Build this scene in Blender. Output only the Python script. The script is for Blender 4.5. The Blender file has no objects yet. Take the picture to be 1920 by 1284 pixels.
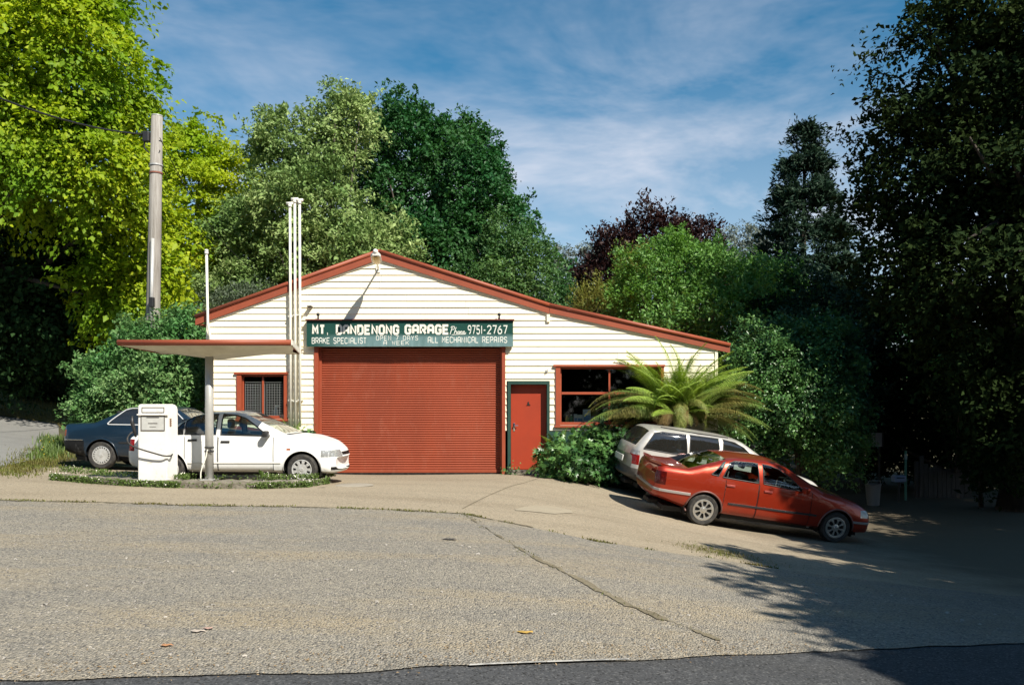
import bpy, bmesh, math, random
import numpy as np
from mathutils import Vector, Matrix
from mathutils.bvhtree import BVHTree

random.seed(7)
RNG = np.random.default_rng(7)
SC = bpy.context.scene
COL = SC.collection

# ------------------------------------------------------------------ camera, sky, sun, exposure
F = 1600.0          # focal length in pixels of the 1920 wide photograph
HZ = 762.0          # horizon row
H = 1.645           # eye height above the garage floor
D = 20.9            # distance of the garage front


def P(px, py, Y):
    return Vector(((px - 960.0) * Y / F, Y, H + (HZ - py) * Y / F))


cam_data = bpy.data.cameras.new('camera')
cam = bpy.data.objects.new('camera', cam_data)
COL.objects.link(cam)
cam.location = (0, 0, H)
cam.rotation_euler = (math.radians(90), 0, 0)
cam_data.sensor_width = 36
cam_data.lens = F / 1920 * 36
cam_data.shift_y = (HZ - 642) / 1920
cam_data.clip_start = 0.1
cam_data.clip_end = 3000
SC.camera = cam

SUN = Vector((0.80, -1.0, 1.23)).normalized()      # towards the sun
sun_el = math.asin(SUN.z)
sun_az = math.atan2(SUN.x, SUN.y)
world = bpy.data.worlds.new("World")
SC.world = world
world.use_nodes = True
nt = world.node_tree
nt.nodes.clear()
w_out = nt.nodes.new('ShaderNodeOutputWorld')
w_bg = nt.nodes.new('ShaderNodeBackground')
w_sky = nt.nodes.new('ShaderNodeTexSky')
w_sky.sky_type = 'NISHITA'
w_sky.sun_disc = False
w_sky.sun_elevation = sun_el
w_sky.sun_rotation = sun_az
w_sky.air_density = 1.0
w_sky.dust_density = 0.3
w_sky.ozone_density = 2.0
w_hsv = nt.nodes.new('ShaderNodeHueSaturation')
w_hsv.inputs['Hue'].default_value = 0.485
w_hsv.inputs['Saturation'].default_value = 1.34
w_hsv.inputs['Value'].default_value = 1.22
nt.links.new(w_sky.outputs[0], w_hsv.inputs['Color'])
w_tc = nt.nodes.new('ShaderNodeTexCoord')


def sky_noise(scale, rot, stretch, detail, lo, hi, dist=0.5):
    mp = nt.nodes.new('ShaderNodeMapping')
    mp.inputs['Rotation'].default_value = rot
    mp.inputs['Scale'].default_value = stretch
    nt.links.new(w_tc.outputs['Generated'], mp.inputs['Vector'])
    n = nt.nodes.new('ShaderNodeTexNoise')
    n.inputs['Scale'].default_value = scale
    n.inputs['Detail'].default_value = detail
    n.inputs['Roughness'].default_value = 0.6
    n.inputs['Distortion'].default_value = dist
    nt.links.new(mp.outputs[0], n.inputs['Vector'])
    r = nt.nodes.new('ShaderNodeMapRange')
    r.inputs['From Min'].default_value = lo
    r.inputs['From Max'].default_value = hi
    nt.links.new(n.outputs['Fac'], r.inputs['Value'])
    return r.outputs[0]


def sky_math(op, a, b):
    m = nt.nodes.new('ShaderNodeMath')
    m.operation = op
    for k, v in enumerate((a, b)):
        if isinstance(v, (int, float)):
            m.inputs[k].default_value = v
        else:
            nt.links.new(v, m.inputs[k])
    return m.outputs[0]


c1 = sky_noise(2.3, (0.0, 0.35, 0.25), (1.0, 1.0, 3.0), 6, 0.46, 0.74, 0.3)
c2 = sky_noise(7.0, (0.0, 0.45, 0.1), (1.0, 1.0, 4.5), 8, 0.3, 0.8, 0.6)
cl = sky_math('MULTIPLY', c1, sky_math('ADD', sky_math('MULTIPLY', c2, 0.5), 0.45))
w_sep = nt.nodes.new('ShaderNodeSeparateXYZ')
nt.links.new(w_tc.outputs['Generated'], w_sep.inputs[0])
w_alt = nt.nodes.new('ShaderNodeMapRange')
w_alt.inputs['From Min'].default_value = 0.50
w_alt.inputs['From Max'].default_value = 0.22
w_alt.inputs['To Min'].default_value = 0.15
w_alt.inputs['To Max'].default_value = 1.0
nt.links.new(w_sep.outputs['Z'], w_alt.inputs['Value'])
w_lo = nt.nodes.new('ShaderNodeMapRange')          # thin veil of cirrus low in the sky
w_lo.inputs['From Min'].default_value = 0.36
w_lo.inputs['From Max'].default_value = 0.05
w_lo.inputs['To Max'].default_value = 0.5
nt.links.new(w_sep.outputs['Z'], w_lo.inputs['Value'])
cl = sky_math('ADD', sky_math('MULTIPLY', sky_math('MULTIPLY', cl, 1.45), w_alt.outputs[0]), w_lo.outputs[0])
cl = sky_math('MINIMUM', cl, 0.9)
w_mix = nt.nodes.new('ShaderNodeMixRGB')
nt.links.new(cl, w_mix.inputs['Fac'])
nt.links.new(w_hsv.outputs[0], w_mix.inputs['Color1'])
w_mix.inputs['Color2'].default_value = (8.6, 8.8, 9.8, 1)
nt.links.new(w_mix.outputs[0], w_bg.inputs['Color'])
w_bg.inputs['Strength'].default_value = 0.06
nt.links.new(w_bg.outputs[0], w_out.inputs['Surface'])

sun_data = bpy.data.lights.new('sun', 'SUN')
sun_data.energy = 5.0
sun_data.angle = math.radians(0.5)
sun_data.color = (1.0, 0.94, 0.83)
sun = bpy.data.objects.new('sun', sun_data)
COL.objects.link(sun)
sun.location = SUN * 60
sun.rotation_euler = SUN.to_track_quat('Z', 'Y').to_euler()

vs = SC.view_settings
SC.display_settings.display_device = 'sRGB'
vs.view_transform = 'Standard'
vs.look = 'None'
vs.gamma = 1
vs.exposure = 0.66
vs.use_curve_mapping = False
SC.render.engine = 'CYCLES'
SC.cycles.max_bounces = 8
SC.cycles.transparent_max_bounces = 16
SC.cycles.use_denoising = True


# ------------------------------------------------------------------ object helpers
def tag(o, label=None, cat=None, group=None, kind=None):
    if label:
        o['label'] = label
    if cat:
        o['category'] = cat
    if group:
        o['group'] = group
    if kind:
        o['kind'] = kind
    return o


def empty(name, loc=(0, 0, 0), rot=(0, 0, 0), label=None, cat=None, group=None):
    o = bpy.data.objects.new(name, None)
    COL.objects.link(o)
    o.location = loc
    o.rotation_euler = rot
    o.empty_display_size = 0.2
    return tag(o, label, cat, group)


def link_mesh(name, me, mat, parent=None):
    if mat is not None and len(me.materials) == 0:
        for m in (mat if isinstance(mat, (list, tuple)) else [mat]):
            me.materials.append(m)
    o = bpy.data.objects.new(name, me)
    COL.objects.link(o)
    if parent is not None:
        o.parent = parent
    return o


def obj(name, bm, mat, parent=None, smooth=False, ang=None):
    me = bpy.data.meshes.new(name)
    if ang is not None:
        smooth = True
        bm.normal_update()
        for e in bm.edges:
            if len(e.link_faces) == 2 and e.calc_face_angle(0) > math.radians(ang):
                e.smooth = False
    if smooth:
        for f in bm.faces:
            f.smooth = True
    bm.to_mesh(me)
    bm.free()
    return link_mesh(name, me, mat, parent)


def np_mesh(name, V, Fc, mat, parent=None, smooth=False):
    """V (n,3); Fc (m,k) constant-size faces"""
    V = np.ascontiguousarray(V, dtype=np.float32)
    Fc = np.ascontiguousarray(Fc, dtype=np.int32)
    m, k = Fc.shape
    me = bpy.data.meshes.new(name)
    me.vertices.add(len(V))
    me.vertices.foreach_set('co', V.ravel())
    me.loops.add(m * k)
    me.loops.foreach_set('vertex_index', Fc.ravel())
    me.polygons.add(m)
    me.polygons.foreach_set('loop_start', np.arange(0, m * k, k, dtype=np.int32))
    if smooth:
        me.polygons.foreach_set('use_smooth', np.ones(m, dtype=bool))
    me.update(calc_edges=True)
    return link_mesh(name, me, mat, parent)


def bx(bm, x0, x1, y0, y1, z0, z1, bev=0.0):
    vs_ = [bm.verts.new(c) for c in ((x0, y0, z0), (x1, y0, z0), (x1, y1, z0), (x0, y1, z0),
                                     (x0, y0, z1), (x1, y0, z1), (x1, y1, z1), (x0, y1, z1))]
    fs = [bm.faces.new([vs_[i] for i in q]) for q in
          ((3, 2, 1, 0), (4, 5, 6, 7), (0, 1, 5, 4), (1, 2, 6, 5), (2, 3, 7, 6), (3, 0, 4, 7))]
    if bev > 0:
        es = list({e for f in fs for e in f.edges})
        bmesh.ops.bevel(bm, geom=es, offset=bev, segments=2, profile=0.5, affect='EDGES')
    return bm


def BM():
    return bmesh.new()


def tube(bm, pts, r, n=8, cap=True):
    """tube along points; r scalar or list"""
    pts = [Vector(p) for p in pts]
    rs = r if isinstance(r, (list, tuple)) else [r] * len(pts)
    rings = []
    up = Vector((0, 0, 1))
    t0 = (pts[1] - pts[0]).normalized()
    a = t0.cross(up)
    if a.length < 0.1:
        a = t0.cross(Vector((1, 0, 0)))
    a.normalize()
    for i, p in enumerate(pts):
        if i == 0:
            t = pts[1] - pts[0]
        elif i == len(pts) - 1:
            t = pts[-1] - pts[-2]
        else:
            t = (pts[i + 1] - pts[i]).normalized() + (pts[i] - pts[i - 1]).normalized()
        t.normalize()
        a = (a - t * a.dot(t)).normalized()
        b = t.cross(a)
        rings.append([bm.verts.new(p + (a * math.cos(2 * math.pi * k / n) + b * math.sin(2 * math.pi * k / n)) * rs[i])
                      for k in range(n)])
    for i in range(len(rings) - 1):
        for k in range(n):
            bm.faces.new((rings[i][k], rings[i][(k + 1) % n], rings[i + 1][(k + 1) % n], rings[i + 1][k]))
    if cap:
        bm.faces.new(rings[0][::-1])
        bm.faces.new(rings[-1])
    return bm


def prism(bm, poly, y0, y1f=None):
    """poly in (x,z); y0 constant or function of (x,z) for front, y1 for the back"""
    f0 = y0 if callable(y0) else (lambda x, z: y0)
    f1 = y1f if callable(y1f) else (lambda x, z: y1f)
    a = [bm.verts.new((x, f0(x, z), z)) for x, z in poly]
    b = [bm.verts.new((x, f1(x, z), z)) for x, z in poly]
    n = len(poly)
    bm.faces.new(a)
    bm.faces.new(b[::-1])
    for i in range(n):
        bm.faces.new((a[i], b[i], b[(i + 1) % n], a[(i + 1) % n]))
    bmesh.ops.recalc_face_normals(bm, faces=bm.faces[:])
    return bm


def lathe(bm, prof, n=24, axis='y', cy=0.0, flip=False):
    """prof list of (r, a): revolve round the y axis (a along y)"""
    rings = []
    for r, a in prof:
        if r < 1e-5:
            rings.append([bm.verts.new((0, a, 0))])
        else:
            rings.append([bm.verts.new((r * math.cos(2 * math.pi * k / n), a, r * math.sin(2 * math.pi * k / n)))
                          for k in range(n)])
    for i in range(len(rings) - 1):
        A, B = rings[i], rings[i + 1]
        for k in range(n):
            k2 = (k + 1) % n
            if len(A) == 1 and len(B) == 1:
                continue
            if len(A) == 1:
                bm.faces.new((A[0], B[k2], B[k]))
            elif len(B) == 1:
                bm.faces.new((A[k], A[k2], B[0]))
            else:
                bm.faces.new((A[k], A[k2], B[k2], B[k]))
    bmesh.ops.recalc_face_normals(bm, faces=bm.faces[:])
    return bm


# ------------------------------------------------------------------ materials
def mat(name, col, rough=0.7, metal=0.0, col2=None, scale=5.0, detail=6, lo=0.35, hi=0.65, bump=0.0, bscale=None,
        coat=0.0, spec=0.5, stretch=None, col3=None, scale3=1.0, lo3=0.5, hi3=0.7):
    m = bpy.data.materials.new(name)
    m.use_nodes = True
    t = m.node_tree
    b = t.nodes['Principled BSDF']
    b.inputs['Base Color'].default_value = (*col, 1)
    b.inputs['Roughness'].default_value = rough
    b.inputs['Metallic'].default_value = metal
    b.inputs['Specular IOR Level'].default_value = spec
    if coat:
        b.inputs['Coat Weight'].default_value = coat
        b.inputs['Coat Roughness'].default_value = 0.04
    tc = t.nodes.new('ShaderNodeTexCoord')
    vec = tc.outputs['Object']
    if stretch:
        mp = t.nodes.new('ShaderNodeMapping')
        mp.inputs['Scale'].default_value = stretch
        t.links.new(vec, mp.inputs['Vector'])
        vec = mp.outputs[0]
    last = None

    def layer(base, c, sc, l, h, dt):
        n = t.nodes.new('ShaderNodeTexNoise')
        n.inputs['Scale'].default_value = sc
        n.inputs['Detail'].default_value = dt
        n.inputs['Roughness'].default_value = 0.65
        t.links.new(vec, n.inputs['Vector'])
        r = t.nodes.new('ShaderNodeMapRange')
        r.inputs['From Min'].default_value = l
        r.inputs['From Max'].default_value = h
        t.links.new(n.outputs['Fac'], r.inputs['Value'])
        mx = t.nodes.new('ShaderNodeMixRGB')
        t.links.new(r.outputs[0], mx.inputs['Fac'])
        if base is None:
            mx.inputs['Color1'].default_value = (*col, 1)
        else:
            t.links.new(base, mx.inputs['Color1'])
        mx.inputs['Color2'].default_value = (*c, 1)
        return mx.outputs[0]
    if col2:
        last = layer(None, col2, scale, lo, hi, detail)
    if col3:
        last = layer(last, col3, scale3, lo3, hi3, 4)
    if last:
        t.links.new(last, b.inputs['Base Color'])
    if bump:
        n = t.nodes.new('ShaderNodeTexNoise')
        n.inputs['Scale'].default_value = bscale or scale
        n.inputs['Detail'].default_value = 5
        t.links.new(vec, n.inputs['Vector'])
        bp = t.nodes.new('ShaderNodeBump')
        bp.inputs['Strength'].default_value = bump
        bp.inputs['Distance'].default_value = 0.02
        t.links.new(n.outputs['Fac'], bp.inputs['Height'])
        t.links.new(bp.outputs[0], b.inputs['Normal'])
    return m


def foliage(name, ca, cb, cc=None, trans=0.35, rough=0.5, tcol=None, nscale=0.5, spec=0.25):
    """leaf material: each leaf takes its own tone between ca and cb; cc tints whole boughs"""
    m = bpy.data.materials.new(name)
    m.use_nodes = True
    t = m.node_tree
    b = t.nodes['Principled BSDF']
    o = t.nodes['Material Output']
    g = t.nodes.new('ShaderNodeNewGeometry')
    mx = t.nodes.new('ShaderNodeMixRGB')
    mx.inputs['Color1'].default_value = (*ca, 1)
    mx.inputs['Color2'].default_value = (*cb, 1)
    t.links.new(g.outputs['Random Per Island'], mx.inputs['Fac'])
    c = mx.outputs[0]
    if cc:
        tc = t.nodes.new('ShaderNodeTexCoord')
        n = t.nodes.new('ShaderNodeTexNoise')
        n.inputs['Scale'].default_value = nscale
        n.inputs['Detail'].default_value = 3
        t.links.new(tc.outputs['Object'], n.inputs['Vector'])
        r = t.nodes.new('ShaderNodeMapRange')
        r.inputs['From Min'].default_value = 0.4
        r.inputs['From Max'].default_value = 0.65
        t.links.new(n.outputs['Fac'], r.inputs['Value'])
        m2 = t.nodes.new('ShaderNodeMixRGB')
        t.links.new(r.outputs[0], m2.inputs['Fac'])
        t.links.new(c, m2.inputs['Color1'])
        m2.inputs['Color2'].default_value = (*cc, 1)
        c = m2.outputs[0]
    t.links.new(c, b.inputs['Base Color'])
    b.inputs['Roughness'].default_value = rough
    b.inputs['Specular IOR Level'].default_value = spec
    tr = t.nodes.new('ShaderNodeBsdfTranslucent')
    if tcol:
        m3 = t.nodes.new('ShaderNodeMixRGB')
        m3.blend_type = 'MULTIPLY'
        m3.inputs['Fac'].default_value = 1
        t.links.new(c, m3.inputs['Color1'])
        m3.inputs['Color2'].default_value = (*tcol, 1)
        t.links.new(m3.outputs[0], tr.inputs['Color'])
    else:
        t.links.new(c, tr.inputs['Color'])
    ms = t.nodes.new('ShaderNodeMixShader')
    ms.inputs['Fac'].default_value = trans
    t.links.new(b.outputs[0], ms.inputs[1])
    t.links.new(tr.outputs[0], ms.inputs[2])
    t.links.new(ms.outputs[0], o.inputs['Surface'])
    return m


def glass(name, tint=(0.75, 0.85, 0.82), fac=0.08, dirt=0.0):
    m = bpy.data.materials.new(name)
    m.use_nodes = True
    t = m.node_tree
    t.nodes.remove(t.nodes['Principled BSDF'])
    o = t.nodes['Material Output']
    tr = t.nodes.new('ShaderNodeBsdfTransparent')
    tr.inputs['Color'].default_value = (*tint, 1)
    gl = t.nodes.new('ShaderNodeBsdfGlossy')
    gl.inputs['Roughness'].default_value = 0.03
    gl.inputs['Color'].default_value = (0.95, 0.97, 1, 1)
    fr = t.nodes.new('ShaderNodeFresnel')
    fr.inputs['IOR'].default_value = 1.5
    ad = t.nodes.new('ShaderNodeMath')
    ad.operation = 'ADD'
    ad.use_clamp = True
    ad.inputs[1].default_value = fac
    t.links.new(fr.outputs[0], ad.inputs[0])
    ms = t.nodes.new('ShaderNodeMixShader')
    t.links.new(ad.outputs[0], ms.inputs['Fac'])
    t.links.new(tr.outputs[0], ms.inputs[1])
    t.links.new(gl.outputs[0], ms.inputs[2])
    last = ms.outputs[0]
    if dirt:
        df = t.nodes.new('ShaderNodeBsdfDiffuse')
        df.inputs['Color'].default_value = (0.35, 0.34, 0.3, 1)
        m2 = t.nodes.new('ShaderNodeMixShader')
        m2.inputs['Fac'].default_value = dirt
        t.links.new(last, m2.inputs[1])
        t.links.new(df.outputs[0], m2.inputs[2])
        last = m2.outputs[0]
    t.links.new(last, o.inputs['Surface'])
    return m


M = {}
M['cream'] = mat('cream_paint', (0.86, 0.785, 0.61), 0.6, col2=(0.79, 0.715, 0.545), scale=1.3, lo=0.45, hi=0.8,
                 col3=(0.62, 0.55, 0.41), scale3=7, lo3=0.60, hi3=0.85, stretch=(.5, 1, 1))
M['red'] = mat('red_oxide_paint', (0.34, 0.066, 0.024), 0.5, col2=(0.28, 0.055, 0.022), scale=2.2, col3=(0.45, 0.12, 0.06), scale3=14, lo3=0.6, hi3=0.8)
M['roller'] = mat('roller_paint', (0.31, 0.056, 0.019), 0.6, col2=(0.25, 0.046, 0.017), scale=0.8, col3=(0.31, 0.085, 0.045), scale3=5, lo3=0.55, hi3=0.85, stretch=(1.0, 1.0, .45))
M['doorred'] = mat('door_paint', (0.35, 0.040, 0.013), 0.45, col2=(0.30, 0.036, 0.013), scale=1.5)
M['bargered'] = mat('barge_paint', (0.30, 0.068, 0.028), 0.55, col2=(0.25, 0.056, 0.025), scale=1.8, col3=(0.26, 0.09, 0.06), scale3=11, lo3=0.6, hi3=0.82)
M['dkgreen'] = mat('dark_green_paint', (0.012, 0.045, 0.035), 0.5, col2=(0.02, 0.06, 0.045), scale=3)
M['black'] = mat('black', (0.01, 0.01, 0.01), 0.6)
M['dark'] = mat('dark_interior', (0.012, 0.011, 0.010), 0.8)
M['rubber'] = mat('rubber', (0.022, 0.021, 0.02), 0.75, col2=(0.09, 0.08, 0.065), scale=9, lo=0.45, hi=0.8)
M['plastic'] = mat('black_plastic', (0.02, 0.02, 0.021), 0.45)
M['white'] = mat('white_enamel', (0.80, 0.785, 0.75), 0.45, col2=(0.73, 0.71, 0.66), scale=2.5, col3=(0.45, 0.36, 0.25), scale3=6, lo3=0.60, hi3=0.85)
M['pipe'] = mat('pipe_paint', (0.80, 0.78, 0.70), 0.5, col2=(0.72, 0.69, 0.58), scale=4)
M['steel'] = mat('grey_steel', (0.42, 0.42, 0.41), 0.45, 0.3, col2=(0.5, 0.49, 0.46), scale=6, col3=(0.3, 0.2, 0.12), scale3=12, lo3=0.66, hi3=0.8)
M['chrome'] = mat('chrome', (0.75, 0.75, 0.74), 0.12, 1.0)
M['alloy'] = mat('alloy', (0.62, 0.62, 0.60), 0.35, 0.85, col2=(0.5, 0.49, 0.46), scale=9)
M['hubcap'] = mat('hubcap', (0.55, 0.55, 0.54), 0.4, 0.3, col2=(0.4, 0.39, 0.36), scale=9)
M['wood'] = mat('weathered_pole', (0.33, 0.31, 0.28), 0.85, col2=(0.20, 0.18, 0.155), scale=3.0, stretch=(9, 9, 0.5), bump=0.5, bscale=4)
M['bark'] = mat('bark', (0.075, 0.06, 0.045), 0.9, col2=(0.03, 0.025, 0.02), scale=5, stretch=(3, 3, 0.6), bump=0.6, bscale=6)
M['fence'] = mat('weathered_palings', (0.085, 0.075, 0.065), 0.85, col2=(0.05, 0.043, 0.036), scale=4, stretch=(6, 6, 0.6))
M['glass'] = glass('window_glass', (0.92, 0.95, 0.93), 0.0)
M['carglass'] = glass('car_glass', (0.70, 0.80, 0.76), 0.05)
M['tint'] = glass('dark_car_glass', (0.42, 0.47, 0.47), 0.07, 0.04)
M['signpaint'] = None
# ------------------------------------------------------------------ terrain
CP = np.array([
    (-8, 5, .12), (-3.2, 5.3, -.05), (-.2, 5.7, -.1), (2.3, 6.9, -.3), (4.5, 7.7, -.45), (10, 9, -.85),
    (-6, 0, .05), (0, 0, -.05), (6, 0, -.35), (0, -8, 0), (-10, -8, .1), (10, -8, -.4), (14, 3, -.75),
    (-8, 13.3, .22), (-4, 13.3, .15), (-1, 13, .06), (.3, 12.3, -.06), (-4, 9.5, .07), (0, 9, -.04),
    (-6.5, 15, .21), (-3.2, 15, .17), (-6.4, 16.8, .15), (-3.9, 16.8, .14), (-9, 19, .26), (-6.5, 19, .2),
    (-9.7, 16.2, .36), (-13, 21, .72), (-16, 27, 1.05), (-18.5, 33, 2.0), (-30, 25, 2.2), (-30, 45, 4), (-15, 45, 2.8), (-20, 10, .9), (-30, 0, 1),
    (-7.4, 20.9, .08), (-4, 20.5, -.01), (-.5, 20.7, -.01), (.8, 20.5, -.03), (0, 17, 0.03), (-1.5, 18.5, .03),
    (2.0, 17, -.30), (1.2, 19.8, -.06), (3.65, 16.45, -.648), (6.33, 16.8, -1.03), (4.6, 19.2, -.74), (8.5, 19, -1.15), (3.0, 18.8, -.42),
    (10, 14, -1.12), (12, 22, -1.15), (15, 28, -1), (20, 15, -1.2), (2.94, 12.06, -.45), (4.5, 10, -.55), (8, 11, -.9), (1.4, 13.5, -.18),
    (-7, 30, .0), (0, 30, -.3), (5, 30, -.8), (-8, 37, 1.0), (0, 38, .5), (8, 38, -.3), (16, 42, 0), (-5, 60, 3), (15, 60, 2), (40, 40, 1),
    (30, 0, -1), (0, 100, 8), (-60, 100, 10), (60, 100, 6), (60, 0, -1), (-60, 0, 3), (0, -40, 0), (60, -40, -.5), (-60, -40, 2)], dtype=float)


def _tps(r2):
    return np.where(r2 > 1e-9, 0.5 * r2 * np.log(np.maximum(r2, 1e-9)), 0.0)


_n = len(CP)
_d = ((CP[:, None, :2] - CP[None, :, :2]) ** 2).sum(-1)
_A = np.zeros((_n + 3, _n + 3))
_A[:_n, :_n] = _tps(_d) + np.eye(_n) * 0.02
_A[:_n, _n] = 1
_A[:_n, _n + 1:] = CP[:, :2]
_A[_n:, :_n] = _A[:_n, _n:].T
_w = np.linalg.solve(_A, np.concatenate([CP[:, 2], np.zeros(3)]))


def terr(X, Y):
    X = np.clip(np.asarray(X, float), -60, 60)
    Y = np.clip(np.asarray(Y, float), -40, 100)
    out = _w[_n] + _w[_n + 1] * X + _w[_n + 2] * Y
    for k in range(_n):
        out = out + _w[k] * _tps((X - CP[k, 0]) ** 2 + (Y - CP[k, 1]) ** 2)
    return out


def tz(x, y):
    return float(terr(x, y))


def hit(px, py, ymax=60.0):
    """the point of the ground seen at a pixel of the photograph"""
    Ys = np.linspace(3.5, ymax, 800)
    X = (px - 960) * Ys / F
    zr = H + (HZ - py) * Ys / F
    d = zr - terr(X, Ys)
    k = np.where(d <= 0)[0]
    if len(k) == 0:
        return Vector((X[-1], Ys[-1], float(terr(X[-1], Ys[-1]))))
    i = k[0]
    a = Ys[i] if i == 0 else Ys[i - 1] + (Ys[i] - Ys[i - 1]) * d[i - 1] / (d[i - 1] - d[i] + 1e-12)
    x = (px - 960) * a / F
    return Vector((x, a, tz(x, a)))


def resample(pts, n):
    p = np.array([(q[0], q[1]) for q in pts], float)
    s = np.concatenate([[0], np.cumsum(np.hypot(*np.diff(p, axis=0).T))])
    t = np.linspace(0, s[-1], n)
    return np.stack([np.interp(t, s, p[:, 0]), np.interp(t, s, p[:, 1])], 1)


def sheet(name, near, far, nu, nv, off, m, ragged=0.0, powv=1.0):
    a, b = resample(near, nu), resample(far, nu)
    if ragged:
        j = RNG.normal(0, ragged, nu)
        j = np.convolve(j, np.ones(3) / 3, 'same')
        a[:, 1] += j
        b[:, 1] += np.convolve(RNG.normal(0, ragged, nu), np.ones(3) / 3, 'same')
    t = np.linspace(0, 1, nv) ** powv
    G = a[:, None, :] * (1 - t)[None, :, None] + b[:, None, :] * t[None, :, None]
    X, Y = G[..., 0].ravel(), G[..., 1].ravel()
    V = np.stack([X, Y, terr(X, Y) + off], 1)
    i = np.arange(nu - 1)[:, None] * nv + np.arange(nv - 1)[None, :]
    i = i.ravel()
    Fc = np.stack([i, i + nv, i + nv + 1, i + 1], 1)
    o = np_mesh(name, V, Fc, m, smooth=True)
    return tag(o, kind='structure')


def ground_mat(name, ca, cb, cc, fine=90.0, mid=1.2, speck=None, bump=0.6, specks_scale=55.0, rough=0.9, c4=None, c4rng=(0.5, 0.7), c4scale=0.35, st=(1, 1, 1), bdist=0.012):
    m = bpy.data.materials.new(name)
    m.use_nodes = True
    t = m.node_tree
    b = t.nodes['Principled BSDF']
    b.inputs['Roughness'].default_value = rough
    b.inputs['Specular IOR Level'].default_value = 0.2
    tc = t.nodes.new('ShaderNodeTexCoord')
    mp = t.nodes.new('ShaderNodeMapping')
    mp.inputs['Scale'].default_value = st
    t.links.new(tc.outputs['Object'], mp.inputs['Vector'])

    def noise(sc, dt, vec=tc.outputs['Object']):
        n = t.nodes.new('ShaderNodeTexNoise')
        n.inputs['Scale'].default_value = sc
        n.inputs['Detail'].default_value = dt
        n.inputs['Roughness'].default_value = 0.65
        t.links.new(vec, n.inputs['Vector'])
        return n.outputs['Fac']

    def rng(v, a, c):
        r = t.nodes.new('ShaderNodeMapRange')
        r.inputs['From Min'].default_value = a
        r.inputs['From Max'].default_value = c
        t.links.new(v, r.inputs['Value'])
        return r.outputs[0]

    def mix(fac, c1, c2):
        x = t.nodes.new('ShaderNodeMixRGB')
        t.links.new(fac, x.inputs['Fac'])
        for k, c in ((1, c1), (2, c2)):
            if isinstance(c, tuple):
                x.inputs[k].default_value = (*c, 1)
            else:
                t.links.new(c, x.inputs[k])
        return x.outputs[0]
    c = mix(rng(noise(mid, 6, mp.outputs[0]), 0.38, 0.64), ca, cb)
    c = mix(rng(noise(fine, 4), 0.42, 0.72), c, cc)
    if c4:
        c = mix(rng(noise(c4scale, 5, mp.outputs[0]), *c4rng), c, c4)
    n_b = noise(fine, 5)
    hgt = n_b
    if speck:
        v = t.nodes.new('ShaderNodeTexVoronoi')
        v.inputs['Scale'].default_value = specks_scale
        t.links.new(tc.outputs['Object'], v.inputs['Vector'])
        cs = t.nodes.new('ShaderNodeSeparateColor')
        t.links.new(v.outputs['Color'], cs.inputs[0])
        k1 = rng(cs.outputs[0], 0.80, 0.95)
        k2 = rng(cs.outputs[1], 0.78, 0.95)
        c = mix(k1, c, speck[0])
        c = mix(k2, c, speck[1])
        inv = t.nodes.new('ShaderNodeMath')
        inv.operation = 'SUBTRACT'
        inv.inputs[0].default_value = 1.0
        t.links.new(v.outputs['Distance'], inv.inputs[1])
        hgt = inv.outputs[0]
    t.links.new(c, b.inputs['Base Color'])
    bp = t.nodes.new('ShaderNodeBump')
    bp.inputs['Strength'].default_value = bump
    bp.inputs['Distance'].default_value = bdist
    t.links.new(hgt, bp.inputs['Height'])
    t.links.new(bp.outputs[0], b.inputs['Normal'])
    return m


M['soil'] = ground_mat('soil', (0.10, 0.08, 0.05), (0.06, 0.055, 0.03), (0.05, 0.06, 0.025), fine=30, mid=0.8)
M['gravel'] = ground_mat('gravel', (0.365, 0.327, 0.262), (0.288, 0.266, 0.226), (0.19, 0.178, 0.156), fine=42, mid=0.8,
                         speck=((0.46, 0.405, 0.315), (0.15, 0.14, 0.125)), specks_scale=60, bump=1.0, c4=(0.36, 0.30, 0.21), c4rng=(0.48, 0.66), c4scale=0.6, st=(0.45, 1.7, 1), bdist=0.02)
M['concrete'] = ground_mat('concrete', (0.345, 0.288, 0.205), (0.29, 0.243, 0.175), (0.235, 0.195, 0.14), fine=70, mid=0.7, bump=0.35,
                           speck=((0.40, 0.34, 0.25), (0.18, 0.155, 0.115)), specks_scale=60, c4=(0.235, 0.19, 0.13), c4rng=(0.50, 0.76), c4scale=0.7, st=(0.35, 1.6, 1), bdist=0.008)


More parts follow.
